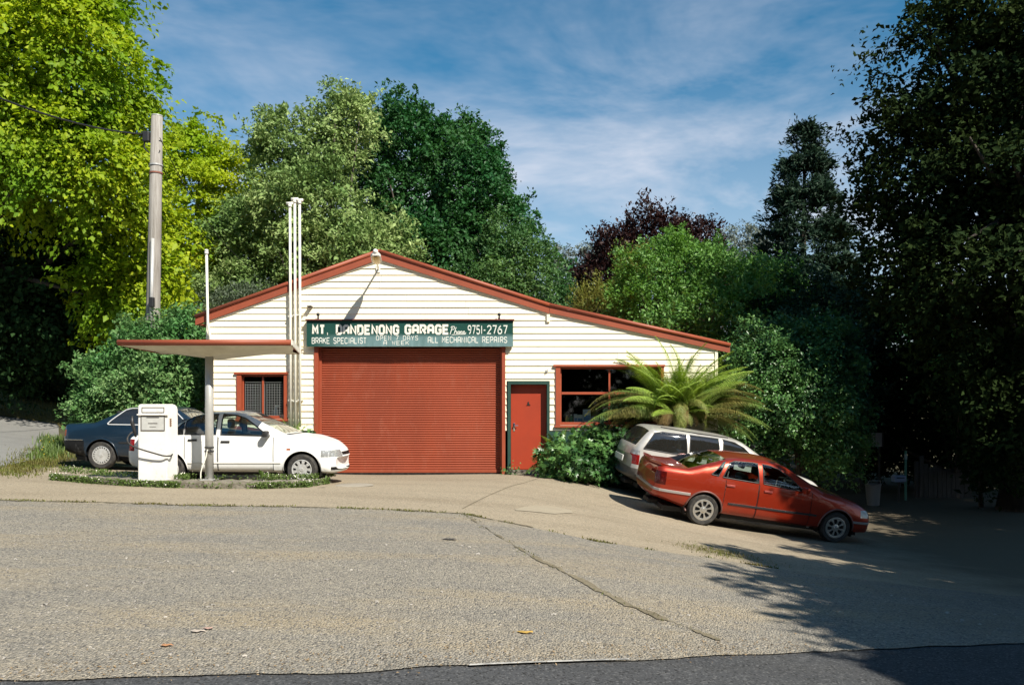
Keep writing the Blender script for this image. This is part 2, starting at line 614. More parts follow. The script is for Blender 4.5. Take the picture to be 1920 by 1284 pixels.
def tree_shade_and_dirt(m, x0, x1, col, amount):
    """tree shade painted into the paving colour, with some dirt, on the tree side"""
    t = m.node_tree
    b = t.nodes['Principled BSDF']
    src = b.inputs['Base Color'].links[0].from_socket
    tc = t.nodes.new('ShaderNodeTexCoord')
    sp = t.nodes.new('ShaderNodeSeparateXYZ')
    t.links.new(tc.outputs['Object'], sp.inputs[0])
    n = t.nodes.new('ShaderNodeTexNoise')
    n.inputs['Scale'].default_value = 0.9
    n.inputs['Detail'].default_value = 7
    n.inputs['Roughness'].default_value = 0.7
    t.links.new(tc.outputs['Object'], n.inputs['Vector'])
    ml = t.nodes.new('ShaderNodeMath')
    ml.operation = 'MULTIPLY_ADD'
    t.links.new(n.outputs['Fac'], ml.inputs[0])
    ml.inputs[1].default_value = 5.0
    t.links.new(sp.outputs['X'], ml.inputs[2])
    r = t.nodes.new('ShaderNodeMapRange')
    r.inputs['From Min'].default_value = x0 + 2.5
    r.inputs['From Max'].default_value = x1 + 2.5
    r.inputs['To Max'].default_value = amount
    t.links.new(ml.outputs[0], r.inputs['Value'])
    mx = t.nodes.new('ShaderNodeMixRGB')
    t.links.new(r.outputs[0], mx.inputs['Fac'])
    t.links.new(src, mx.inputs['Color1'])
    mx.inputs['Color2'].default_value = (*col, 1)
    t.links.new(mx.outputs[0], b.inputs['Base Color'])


tree_shade_and_dirt(M['concrete'], 4.0, 8.0, (0.085, 0.068, 0.045), .9)  # deepens the tree shade by darkening both paving colours
tree_shade_and_dirt(M['gravel'], 3.0, 7.5, (0.085, 0.078, 0.066), .75)
M['crack'] = ground_mat('crack_dirt', (0.25, 0.212, 0.15), (0.17, 0.14, 0.098), (0.09, 0.085, 0.045), fine=40, mid=2)
M['asphalt'] = ground_mat('asphalt', (0.060, 0.062, 0.066), (0.045, 0.047, 0.05), (0.085, 0.085, 0.085), fine=80, mid=1.0, bump=0.5,
                          speck=((0.12, 0.12, 0.12), (0.03, 0.03, 0.03)), specks_scale=70, c4=(0.09, 0.088, 0.082), st=(0.3, 1.5, 1), bdist=0.006)
M['drive'] = ground_mat('driveway_asphalt', (0.24, 0.235, 0.22), (0.20, 0.195, 0.185), (0.15, 0.15, 0.14), fine=60, mid=1.0, bump=0.4)
M['lawn'] = ground_mat('lawn_soil', (0.24, 0.17, 0.06), (0.10, 0.11, 0.03), (0.20, 0.15, 0.06), fine=20, mid=0.7)
M['kerb'] = mat('kerb_concrete', (0.20, 0.18, 0.145), 0.9, col2=(0.12, 0.105, 0.075), scale=5, bump=0.5, bscale=30, col3=(0.28, 0.25, 0.2), scale3=3)

ax_ = np.unique(np.concatenate([np.linspace(-600, -60, 10), np.linspace(-60, -16, 40), np.linspace(-16, 16, 190), np.linspace(16, 60, 40), np.linspace(60, 600, 10)]))
ay_ = np.unique(np.concatenate([np.linspace(-300, -40, 6), np.linspace(-40, 2, 30), np.linspace(2, 31, 180), np.linspace(31, 100, 50), np.linspace(100, 900, 12)]))
GX, GY = np.meshgrid(ax_, ay_, indexing='ij')
GV = np.stack([GX.ravel(), GY.ravel(), terr(GX.ravel(), GY.ravel())], 1)
gi = (np.arange(len(ax_) - 1)[:, None] * len(ay_) + np.arange(len(ay_) - 1)[None, :]).ravel()
tag(np_mesh('ground', GV, np.stack([gi, gi + len(ay_), gi + len(ay_) + 1, gi + 1], 1), M['soil'], smooth=True), kind='structure')

# road edge, joint between gravel and concrete
road_edge = [(-14, 3.6)] + [tuple(hit(x, y))[:2] for x, y in ((0, 1281), (300, 1275), (600, 1266), (960, 1250), (1200, 1242), (1500, 1225), (1800, 1214))] + [(14, 11.0)]
joint = [(-15.5, 14.2)] + [tuple(hit(x, y))[:2] for x, y in ((0, 940), (180, 944), (350, 950), (560, 953), (760, 960), (870, 966), (930, 978), (1000, 992), (1120, 1018), (1230, 1035), (1330, 1048), (1500, 1075), (1900, 1120))] + [(16, 11.6)]
sheet('road', [(-14, -9), (14, -6)], [(x, y + 0.03) for x, y in road_edge], 120, 40, 0.012, M['asphalt'])
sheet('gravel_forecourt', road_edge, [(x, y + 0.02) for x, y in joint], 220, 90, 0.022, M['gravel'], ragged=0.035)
back = [(-10.5, 17.2), (-9.8, 18.0), (-9.0, 20.4), (-7.6, 20.86), (-4, 20.86), (0.9, 20.86), (1.3, 20.3), (2.2, 19.9), (3.5, 20.6), (5, 20.9), (7.0, 22.5), (9.5, 26), (13, 27), (18, 24)]
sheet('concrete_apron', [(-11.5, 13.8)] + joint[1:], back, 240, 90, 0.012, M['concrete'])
sheet('left_driveway', [(-40, 8), (-20, 10.5), (-11.2, 14.2)], [(-40, 28.4), (-22, 28.4), (-15.2, 28.6), (-11.4, 21.5), (-10.3, 17.2)], 90, 60, 0.016, M['drive'])
sheet('lawn', [(-40, 28.5), (-22, 28.5), (-15.4, 28.7), (-11, 24.0)], [(-40, 40), (-10, 38)], 40, 30, 0.02, M['lawn'])
# old repairs in the concrete
cpx = [(965, 956), (1000, 949), (1040, 951), (1072, 958)]
cpy = [(968, 958.5), (1000, 961), (1040, 965), (1074, 963)]
sheet('concrete_patch', [tuple(hit(x, y))[:2] for x, y in cpy], [tuple(hit(x, y))[:2] for x, y in cpx], 50, 10, .020, ground_mat('patch', (0.37, 0.32, 0.235), (0.33, 0.285, 0.21), (0.29, 0.245, 0.18), fine=70, mid=1.5), ragged=.02)
jl = [tuple(hit(x, y))[:2] for x, y in ((866, 955), (915, 930), (965, 910), (1010, 897))]
sheet('concrete_joint', jl, [(x + .018, y) for x, y in jl], 60, 3, .018, M['crack'], ragged=.01)
# pale strip drawn for the sunlit lip of the gravel edge
el = [(x, y - 0.01) for x, y in (tuple(hit(px, py))[:2] for px, py in ((880, 1254), (960, 1250), (1060, 1246.5), (1180, 1242.5)))]
sheet('lit_edge_strip', el, [(x, y + 0.03) for x, y in el], 60, 3, 0.03, mat('lit_edge', (0.50, 0.48, 0.44), 0.8, col2=(0.25, 0.24, 0.22), scale=9, lo=0.4, hi=0.55))


# ------------------------------------------------------------------ leaf tools
def nrm(a):
    return a / np.maximum(np.linalg.norm(a, axis=-1, keepdims=True), 1e-9)


def leaves(name, c, d, n, L, Wd, m, parent=None, fold=0.25):
    """folded rhombic leaves: c centre, d axis, n normal"""
    d = nrm(d)
    n = nrm(n - d * (n * d).sum(-1, keepdims=True))
    s = np.cross(d, n)
    L = np.asarray(L)[:, None]
    Wd = np.asarray(Wd)[:, None]
    V = np.empty((len(c), 4, 3))
    V[:, 0] = c - d * L * 0.5
    V[:, 1] = c + s * Wd * 0.5 + n * Wd * fold - d * L * 0.06
    V[:, 2] = c + d * L * 0.5
    V[:, 3] = c - s * Wd * 0.5 + n * Wd * fold - d * L * 0.06
    b = np.arange(len(c)) * 4
    Fc = np.concatenate([np.stack([b, b + 1, b + 2], 1), np.stack([b, b + 2, b + 3], 1)])
    return np_mesh(name, V.reshape(-1, 3), Fc, m, parent)


def clusters(blobs, n, rmin=0.72, back=0.35, lump=0.16, rng=RNG):
    """points near the skin of a union of ellipsoids with their outward directions"""
    blobs = np.array(blobs, float)
    vol = (blobs[:, 3] * blobs[:, 4] * blobs[:, 5]) ** (2 / 3)
    out_c, out_d = [], []
    need = n
    while need > 0:
        k = rng.choice(len(blobs), size=need * 2, p=vol / vol.sum())
        u = nrm(rng.normal(size=(need * 2, 3)))
        r = rmin + (1 - rmin) * rng.random(need * 2) ** 0.6
        r = r * (1 + lump * np.sin(u[:, 0] * 5 + k * 1.7) * np.sin(u[:, 2] * 6 + k) + lump * 0.6 * rng.normal(size=need * 2) * 0.5)
        c = blobs[k, :3] + u * blobs[k, 3:] * r[:, None]
        ok = np.ones(len(c), bool)
        for j in range(len(blobs)):
            q = (((c - blobs[j, :3]) / blobs[j, 3:]) ** 2).sum(-1)
            ok &= ~((q < 0.45) & (k != j))
        ok &= ~((u[:, 1] > 0.35) & (rng.random(len(c)) > back))
        ok &= c[:, 2] > terr(c[:, 0], c[:, 1]) + 0.05
        c, d = c[ok][:need], (u / blobs[k, 3:])[ok][:need]
        out_c.append(c)
        out_d.append(nrm(d))
        need -= len(c)
    return np.concatenate(out_c), np.concatenate(out_d)


def spray(c, o, per, length, width, droop=0.25, up=0.15, thick=0.12, jitter=0.6, leaf=0.12, asp=0.5, updir=0.9, rng=RNG, lvar=0.35, nnoise=0.4):
    """leafy sprays growing outwards from each centre; returns leaf arrays"""
    N = len(c)
    a = nrm(o * np.array([1, 1, 0.7]) + rng.normal(size=(N, 3)) * 0.35 + np.array([0, 0, up]))
    side = nrm(np.cross(a, np.array([0, 0, 1.0])) + 1e-6)
    nn = np.cross(side, a)
    sc = 0.55 + 0.95 * rng.random(N) ** 1.4
    A = np.repeat(a, per, 0)
    S = np.repeat(side, per, 0)
    U = np.repeat(nn, per, 0)
    C = np.repeat(c, per, 0)
    SCL = np.repeat(sc, per)
    t = rng.random(N * per)
    s = (rng.random(N * per) * 2 - 1) * (1 - 0.55 * t)
    h = rng.normal(size=N * per) * thick
    pos = C + A * ((t - 0.35) * length * SCL)[:, None] + S * (s * width * SCL)[:, None] + U * (h * SCL)[:, None]
    pos[:, 2] -= droop * t ** 2 * length * SCL + droop * 0.4 * s ** 2 * width * SCL
    d = A + S * (s * 1.2)[:, None] + rng.normal(size=(N * per, 3)) * jitter
    d[:, 2] -= droop
    oo = np.repeat(o, per, 0)
    n = U * updir * 0.55 + oo * 0.75 + rng.normal(size=(N * per, 3)) * nnoise
    Ls = leaf * (1 + lvar * rng.normal(size=N * per)).clip(0.45, 1.9)
    return pos, d, n, Ls, Ls * asp


def trunk_mesh(bm, base, top, r0, r1, bends=0.2, n=9, seg=7):
    b, t = Vector(base), Vector(top)
    pts, rs = [], []
    for i in range(seg):
        k = i / (seg - 1)
        p = b.lerp(t, k)
        if 0 < i:
            p += Vector((random.uniform(-1, 1), random.uniform(-1, 1), 0)) * bends * math.sin(k * math.pi) * 0.5
        pts.append(p)
        rs.append((r0 * 1.35 if i == 0 else r0) * (1 - k) + r1 * k)
    tube(bm, pts, rs, n)
    return pts


def plant(name, label, cat, base, blobs, m, ncl, per, length, width, leaf, asp=0.5, trunk=(0.25, 0.06), limbs=12, group=None, inner=0.15,
          droop=0.25, up=0.15, thick=0.12, back=0.35, rmin=0.72, lump=0.16, jitter=0.6, updir=0.9, fold=0.25, crown_name='crown', seed=1, nnoise=0.4, shoots=0):
    rng = np.random.default_rng(seed)
    base = Vector(base)
    root = empty(name, base, label=label, cat=cat, group=group)
    B = np.array(blobs, float)
    c, o = clusters(B, ncl, rmin=rmin, back=back, lump=lump, rng=rng)
    pos, d, n, L, Wd = spray(c, o, per, length, width, droop, up, thick, jitter, leaf, asp, updir, rng, nnoise=nnoise)
    if inner:
        Bi = B.copy()
        Bi[:, 3:] *= 0.68
        ci, oi = clusters(Bi, max(4, int(ncl * inner)), rmin=0.3, back=0.6, lump=lump, rng=rng)
        q = spray(ci, oi, per, length * 1.3, width * 1.3, droop, up, thick * 1.5, 0.9, leaf * 1.25, asp, updir, rng)
        pos, d, n, L, Wd = [np.concatenate([x, y]) for x, y in zip((pos, d, n, L, Wd), q)]
    if shoots:
        k = rng.choice(len(c), shoots)
        cs = c[k] + o[k] * (rng.random((shoots, 1)) * .35 + .1) * B[:, 3:].mean() * .5
        os_ = nrm(o[k] + rng.normal(size=(shoots, 3)) * .4 + [0, 0, .5])
        q = spray(cs, os_, max(8, per // 2), length * 1.3, width * .45, droop * .6, .4, thick * .6, jitter, leaf, asp, updir, rng, nnoise=nnoise)
        pos, d, n, L, Wd = [np.concatenate([x, y]) for x, y in zip((pos, d, n, L, Wd), q)]
    pos = pos - np.array(base)
    leaves(crown_name, pos, d, n, L, Wd, m, root, fold)
    if trunk:
        bm = BM()
        big = B[np.argmax(B[:, 3] * B[:, 4] * B[:, 5])]
        top = Vector((big[0], big[1], big[2] + big[5] * 0.35)) - base
        pts = trunk_mesh(bm, (0, 0, -0.25), top, trunk[0], trunk[1], 0.25 * trunk[0] * 4)
        idx = rng.choice(len(c), size=min(limbs, len(c)), replace=False)
        for i in idx:
            e = Vector(c[i]) - base
            k = min(len(pts) - 2, max(1, int(len(pts) * (0.25 + 0.5 * rng.random()))))
            s0 = pts[k]
            mid = s0.lerp(e, 0.5) + Vector((0, 0, -0.08 * (e - s0).length))
            r0 = trunk[0] * 0.35
            tube(bm, [s0, mid, e], [r0, r0 * 0.6, r0 * 0.18], 6)
        obj('trunk', bm, M['bark'], root, smooth=True)
    return root
# ------------------------------------------------------------------ the garage
def fx(px, Y=D):
    return (px - 960) * Y / F


def fz(py, Y=D):
    return H + (HZ - py) * Y / F


WL, WR = fx(390), fx(1343)
YB = D - 0.075                       # plane of the barge boards
RP = [(fx(366, YB), fz(594, YB)), (fx(711, YB), fz(471, YB)), (fx(1030, YB), fz(572, YB)), (fx(1369, YB), fz(647, YB))]   # top of the roof edge
DROP = 0.13
LINE = []                            # lines (x0,z0,slope) clipping the boards
for (xa, za), (xb, zb) in zip(RP[:-1], RP[1:]):
    LINE.append((xa, za - DROP, (zb - za) / (xb - xa), xb))
XA, XBk = RP[1][0], RP[2][0]
Z0 = 1.06
ROW = 0.1585
OPEN = {'roller': (fx(590), fx(946), -2, fz(650)),
        'door': (fx(950), fx(1028), -2, fz(714)),
        'wl': (fx(447), fx(537), fz(785), fz(702)),
        'wr': (fx(1044), fx(1242), fz(797), fz(688))}


def clip_line(poly, xa, za, sl):
    out = []
    n = len(poly)
    for i in range(n):
        p, q = poly[i], poly[(i + 1) % n]
        dp = za + sl * (p[0] - xa) - p[1]
        dq = za + sl * (q[0] - xa) - q[1]
        if dp >= 0:
            out.append(p)
        if (dp >= 0) != (dq >= 0):
            t = dp / (dp - dq)
            out.append((p[0] + (q[0] - p[0]) * t, p[1] + (q[1] - p[1]) * t))
    return out


def region(x0, x1, z0, z1, extra=()):
    """polygons of the rectangle under the roof, outside the openings"""
    zs = sorted({z0, z1} | {z for o in OPEN.values() for z in o[2:] if z0 < z < z1})
    res = []
    for za, zb in zip(zs[:-1], zs[1:]):
        zm = (za + zb) / 2
        xs = sorted({x0, x1} | {x for x in (XA, XBk) if x0 < x < x1} | {x for o in OPEN.values() if o[2] < zm < o[3] for x in o[:2] if x0 < x < x1})
        for xa, xb in zip(xs[:-1], xs[1:]):
            xm = (xa + xb) / 2
            if any(o[0] < xm < o[1] and o[2] < zm < o[3] for o in OPEN.values()):
                continue
            ln = LINE[0] if xm < XA else LINE[1] if xm < XBk else LINE[2]
            p = clip_line([(xa, za), (xb, za), (xb, zb), (xa, zb)], ln[0], ln[1], ln[2])
            if len(p) >= 3:
                res.append(p)
    return res


garage = empty('garage_building', (0, D, 0), label='cream weatherboard garage with red gabled roof and big red roller door', cat='garage')


def local(bm):
    bmesh.ops.translate(bm, verts=bm.verts[:], vec=(0, -D, 0))
    return bm


def gpart(name, bm, m, parent=None, **k):
    return obj(name, local(bm), m, parent or garage, **k)


# weatherboards, one object each
row = 0
z = Z0
ztop = RP[1][1]
while z < ztop:
    z1 = z + ROW
    full = sorted((o[0], o[1]) for o in OPEN.values() if o[2] <= z and o[3] >= z1)
    spans, x = [], WL
    for a, b in full:
        if a > x:
            spans.append((x, a))
        x = max(x, b)
    if x < WR:
        spans.append((x, WR))
    for a, b in spans:
        cuts = [a]
        if b - a > 4.5:
            lo = cuts[-1] + (b - a) * random.uniform(0.3, 0.62)
            cuts.append(lo)
        cuts.append(b)
        for ca, cb in zip(cuts[:-1], cuts[1:]):
            polys = region(ca + (0.002 if ca != a else 0), cb - (0.002 if cb != b else 0), z, z1)
            if not polys:
                continue
            bm = BM()
            wob = random.uniform(-0.002, 0.003)
            for p in polys:
                prism(bm, p, (lambda xx, zz, z=z, w=wob: D - 0.004 - w - 0.025 * (1 - (zz - z) / ROW)), D)
            gpart('weatherboard', bm, M['cream'])
    z = z1
    row += 1

# wall core behind the boards
bm = BM()
for p in region(WL + 0.01, WR - 0.01, Z0 - 0.02, ztop):
    prism(bm, p, D + 0.003, D + 0.11)
gpart('front_wall', bm, M['dark'])
for a, b in ((WL + 0.012, OPEN['roller'][0]), (OPEN['door'][1], WR - 0.012)):
    bm = BM()
    bx(bm, a, b, D - 0.012, D + 0.1, -1.6, Z0 - 0.003)
    gpart('base_wall', bm, M['dkgreen'])
# other walls
zl, zr = RP[0][1] - 0.12, RP[3][1] - 0.12
for a, b, c_ in ((WL, WL + 0.1, zl), (WR - 0.1, WR, zr)):
    bm = BM()
    bx(bm, a, b, D + 0.112, D + 9.0, -1.8, c_)
    gpart('side_wall', bm, M['cream'])
bm = BM()
pl = [(WL, -1.6), (WR, -1.6), (WR, RP[3][1] - 0.15), (XBk, RP[2][1] - 0.15)]
prism(bm, pl, D + 9.0, D + 9.1)
prism(bm, [(WL, -1.6), (XBk, RP[2][1] - 0.15), (XA, RP[1][1] - 0.15), (WL, RP[0][1] - 0.1)], D + 9.0, D + 9.1)
gpart('rear_wall', bm, M['cream'])
bm = BM()
bx(bm, WL + 0.1, WR - 0.1, D + 0.7, D + 9, -0.3, 0.15)
gpart('floor_slab', bm, M['dark'])
# corner boards
bm = BM()
bx(bm, WL - 0.03, WL + 0.04, D - 0.045, D + 0.11, -0.3, fz(606))
gpart('corner_board', bm, M['cream'])
bm = BM()
bx(bm, WR - 0.04, WR + 0.03, D - 0.045, D + 0.11, Z0, fz(652))
gpart('corner_board', bm, M['cream'])
# roof: corrugated sheets and barge boards
for k, ((xa, za), (xb, zb)) in enumerate(zip(RP[:-1], RP[1:])):
    bm = BM()
    n = 120
    dx, dz = xb - xa, zb - za
    Ls = math.hypot(dx, dz)
    nx, nz = -dz / Ls, dx / Ls
    rows_ = []
    for i in range(n + 1):
        y = YB + 0.03 + i / n * 9.4
        w = 0.012 * math.sin(i * math.pi * 0.5) - 0.02
        rows_.append([bm.verts.new((xa + nx * w, y, za + nz * w)), bm.verts.new((xb + nx * w, y, zb + nz * w)),
                      bm.verts.new((xb + nx * (w - .02), y, zb + nz * (w - .02))), bm.verts.new((xa + nx * (w - .02), y, za + nz * (w - .02)))])
    for i in range(n):
        for j in range(4):
            bm.faces.new((rows_[i][j], rows_[i][(j + 1) % 4], rows_[i + 1][(j + 1) % 4], rows_[i + 1][j]))
    gpart('roof', bm, M['bargered'])
    bm = BM()
    th = 0.205 if k < 2 else 0.19
    poly = [(xa, za), (xb, zb), (xb, zb - th), (xa, za - th)]
    g = 0.004
    poly = [(xa + g, za + g * dz / dx), (xb - g, zb - g * dz / dx), (xb - g, zb - th), (xa + g, za - th)]
    prism(bm, poly, YB - 0.005, YB + 0.025)
    es = [e for e in bm.edges]
    gpart('barge_board', bm, M['bargered'])
    bm = BM()                                   # rolled capping on the barge board
    a = Vector((xa, YB, za + 0.005))
    b = Vector((xb, YB, zb + 0.005))
    tube(bm, [a, b], 0.05, 10)
    gpart('barge_capping', bm, M['bargered'], smooth=True)
    bm = BM()                                   # cream soffit strip below the barge
    poly = [(max(xa, WL) , 0), (min(xb, WR), 0)]
    s = dz / dx
    x0, x1 = max(xa, WL - 0.02), min(xb, WR + 0.02)
    prism(bm, [(x0, za + s * (x0 - xa) - th - 0.035), (x1, za + s * (x1 - xa) - th - 0.035), (x1, za + s * (x1 - xa) - th + 0.03), (x0, za + s * (x0 - xa) - th + 0.03)], D - 0.046, D - 0.036)
    gpart('barge_moulding', bm, M['cream'])
bm = BM()
bx(bm, fx(1025), fx(1031), D - 0.07, D - 0.03, fz(604), fz(590))
gpart('moulding_block', bm, M['cream'])
# eaves at left end
bm = BM()
bx(bm, RP[0][0] + 0.02, WL - 0.035, D - 0.05, D + 8.9, zl - 0.08, zl - 0.05)
gpart('eave', bm, M['bargered'])

# roller door
x0, x1, _, zt = OPEN['roller']
rd = empty('roller_door', (0, 0, 0))
rd.parent = garage
bm = BM()
xi0, xi1 = x0 + 0.10, x1 - 0.07
nsl = 52
zb0, zb1 = 0.10, zt - 0.02
prof = []
for i in range(nsl):
    for t, dy in ((0.0, 0.0), (0.10, -0.006), (0.3, -0.016), (0.55, -0.018), (0.78, -0.010), (0.9, 0.002)):
        prof.append((zb0 + (i + t) / nsl * (zb1 - zb0), dy))
prof.append((zb1, 0))
Yr = D + 0.16
nc = 8
cols = [xi0 + (xi1 - xi0) * k / nc for k in range(nc + 1)]
vv = [[bm.verts.new((x, Yr + dy + 0.006 * math.sin(k * 1.9 + zz * 0.8), zz)) for k, x in enumerate(cols)] for zz, dy in prof]
for i in range(len(vv) - 1):
    for k in range(nc):
        bm.faces.new((vv[i][k], vv[i][k + 1], vv[i + 1][k + 1], vv[i + 1][k]))
gpart('door_curtain', bm, M['roller'], rd, smooth=False)
bm = BM()
bx(bm, xi0, xi1, Yr - 0.035, Yr + 0.02, 0.015, 0.10, 0.008)
gpart('bottom_rail', bm, M['roller'], rd)
bm = BM()
bx(bm, xi0, xi1, Yr - 0.02, Yr + 0.01, -0.02, 0.014)
gpart('weather_seal', bm, M['rubber'], rd)
for a, b in ((x0 - 0.005, x0 + 0.095), (x1 - 0.065, x1 + 0.02)):
    bm = BM()
    bx(bm, a, b, D - 0.05, D + 0.24, -0.1, zt, 0.004)
    gpart('door_jamb', bm, M['roller'], rd)
for a, b in ((x0 + 0.096, x0 + 0.15), (x1 - 0.115, x1 - 0.066)):
    bm = BM()
    bx(bm, a, b, Yr - 0.055, Yr - 0.03, 0.02, zt)
    gpart('guide_rail', bm, M['roller'], rd)
bm = BM()
bx(bm, x0, x1, Yr + 0.08, Yr + 0.10, -0.1, zt)
gpart('backing', bm, M['black'], rd)

# personnel door
x0, x1, _, zt = OPEN['door']
dr = empty('door', (0, 0, 0))
dr.parent = garage
f0, f1 = x0 + 0.10, x1 - 0.02
for nm, a, b, c, d_ in (('door_frame', x0 + 0.022, f0, -0.1, zt - 0.09), ('door_frame', f1 - 0.015, x1 + 0.035, -0.1, zt - 0.09), ('door_frame', x0 + 0.022, x1 + 0.035, zt - 0.087, zt)):
    bm = BM()
    bx(bm, a, b, D - 0.055, D + 0.16, c, d_, 0.004)
    gpart(nm, bm, M['dkgreen'], dr)
bm = BM()
bx(bm, f0 + 0.004, f1 - 0.019, D + 0.13, D + 0.17, 0.10, zt - 0.092, 0.003)
gpart('door_leaf', bm, M['doorred'], dr)
hx, hz = fx(964), fz(800)
bm = BM()
bx(bm, hx - 0.022, hx + 0.022, D + 0.118, D + 0.131, hz - 0.11, hz + 0.09, 0.004)
tube(bm, [(hx, D + 0.12, hz + 0.03), (hx, D + 0.07, hz + 0.03), (hx + 0.10, D + 0.065, hz + 0.03)], 0.012, 8)
gpart('door_handle', bm, M['chrome'], dr, ang=30)
bm = BM()
kx, kz = fx(991), fz(757)
prism(bm, [(kx - .05, kz - .03), (kx + .05, kz - .03), (kx + .016, kz + .0), (kx + .016, kz + .05), (kx - .016, kz + .05), (kx - .016, kz)], D + 0.112, D + 0.131)
gpart('door_plate', bm, M['black'], dr)
bm = BM()
bx(bm, x0 - 0.01, x1 + 0.06, D - 0.25, D + 0.18, -0.5, 0.085, 0.01)
gpart('door_step', bm, M['kerb'], dr)


# windows
def win_frame(nm, o, mull, trans, wire):
    x0, x1, z0, z1 = o
    w = empty(nm, (0, 0, 0))
    w.parent = garage
    t = 0.085
    for k, (a, b, c, d_) in enumerate(((x0 - 0.03, x0 + t, z0, z1 + 0.0), (x1 - t * 0.6, x1 + 0.03, z0, z1 + 0.0))):
        bm = BM()
        bx(bm, a, b, D - 0.06, D + 0.12, c, d_, 0.004)
        gpart('window_jamb', bm, M['red'], w)
    bm = BM()
    bx(bm, x0 - 0.085, x1 + 0.055, D - 0.085, D + 0.12, z1 + 0.003, z1 + 0.055, 0.004)
    gpart('window_head', bm, M['red'], w)
    bm = BM()
    bx(bm, x0 - 0.06, x1 + 0.06, D - 0.09, D + 0.12, z0 - 0.055, z0 - 0.003, 0.006)
    gpart('window_sill', bm, M['red'], w)
    ya, yb = D + 0.05, D + 0.09
    xa, xb, za, zb = x0 + t + 0.002, x1 - t * 0.6 - 0.002, z0 + 0.001, z1 - 0.001
    s = 0.05
    bars = [(xa, xb, za, za + 0.075), (xa, xb, zb - s, zb), (xa, xa + s * .6, za + 0.077, zb - s - 0.002), (xb - s * .6, xb, za + 0.077, zb - s - 0.002)]
    for a, b, c, d_ in bars:
        bm = BM()
        bx(bm, a, b, ya, yb, c, d_, 0.003)
        gpart('sash', bm, M['red'], w)
    for mx in mull:
        bm = BM()
        bx(bm, mx - 0.022, mx + 0.022, ya - 0.01, yb - 0.004, za + 0.077, zb - s - 0.002, 0.003)
        gpart('mullion', bm, M['red'], w)
    for tx0, tx1, zz in trans:
        bm = BM()
        bx(bm, tx0, tx1, ya - 0.005, yb - 0.005, zz - 0.03, zz + 0.03, 0.003)
        gpart('transom', bm, M['red'], w)
    xs = [xa + s * .6] + list(mull) + [xb - s * .6]
    for a, b in zip(xs[:-1], xs[1:]):
        bm = BM()
        bx(bm, a + 0.023, b - 0.023, D + 0.068, D + 0.073, za + 0.078, zb - s - 0.003)
        gpart('pane', bm, M['glass'], w)
        if wire:
            bm = BM()
            stp = 0.062
            n1 = int((b - a - 0.06) / stp)
            for k in range(n1 + 1):
                xx = a + 0.035 + k * stp
                bx(bm, xx - 0.0035, xx + 0.0035, D + 0.054, D + 0.058, za + 0.04, zb - 0.22)
            n2 = int((zb - 0.22 - za - 0.05) / stp)
            for k in range(n2 + 1):
                zz = za + 0.09 + k * stp
                bx(bm, a + 0.03, b - 0.03, D + 0.0585, D + 0.062, zz - 0.0035, zz + 0.0035)
            gpart('wire_mesh', bm, mat('galvanised_wire', (.24, .25, .24), .5), w)
    return w


win_frame('window', OPEN['wl'], [fx(492)], [], True)
mx = fx(1143)
x0, x1, z0, z1 = OPEN['wr']
win_frame('window', OPEN['wr'], [mx], [(x0 + 0.12, mx - 0.025, fz(737)), (mx + 0.025, x1 - 0.1, fz(737))], False)
# interior shelf and dim workshop inside
bm = BM()
bx(bm, x0 - 0.1, x1 + 0.1, D + 0.125, D + 0.55, z0 - 0.02, z0 + 0.03)
gpart('window_shelf', bm, M['dark'])
bm = BM()
bx(bm, OPEN['wl'][0] - 0.2, OPEN['wl'][1] + 0.2, D + 0.125, D + 0.5, OPEN['wl'][2] - 0.03, OPEN['wl'][2] + 0.03)
gpart('window_shelf', bm, M['dark'])
bm = BM()
bx(bm, WL + 0.1, WR - 0.1, D + 4.6, D + 4.65, 0.15, 3.4)
gpart('inner_partition', bm, M['dark'])

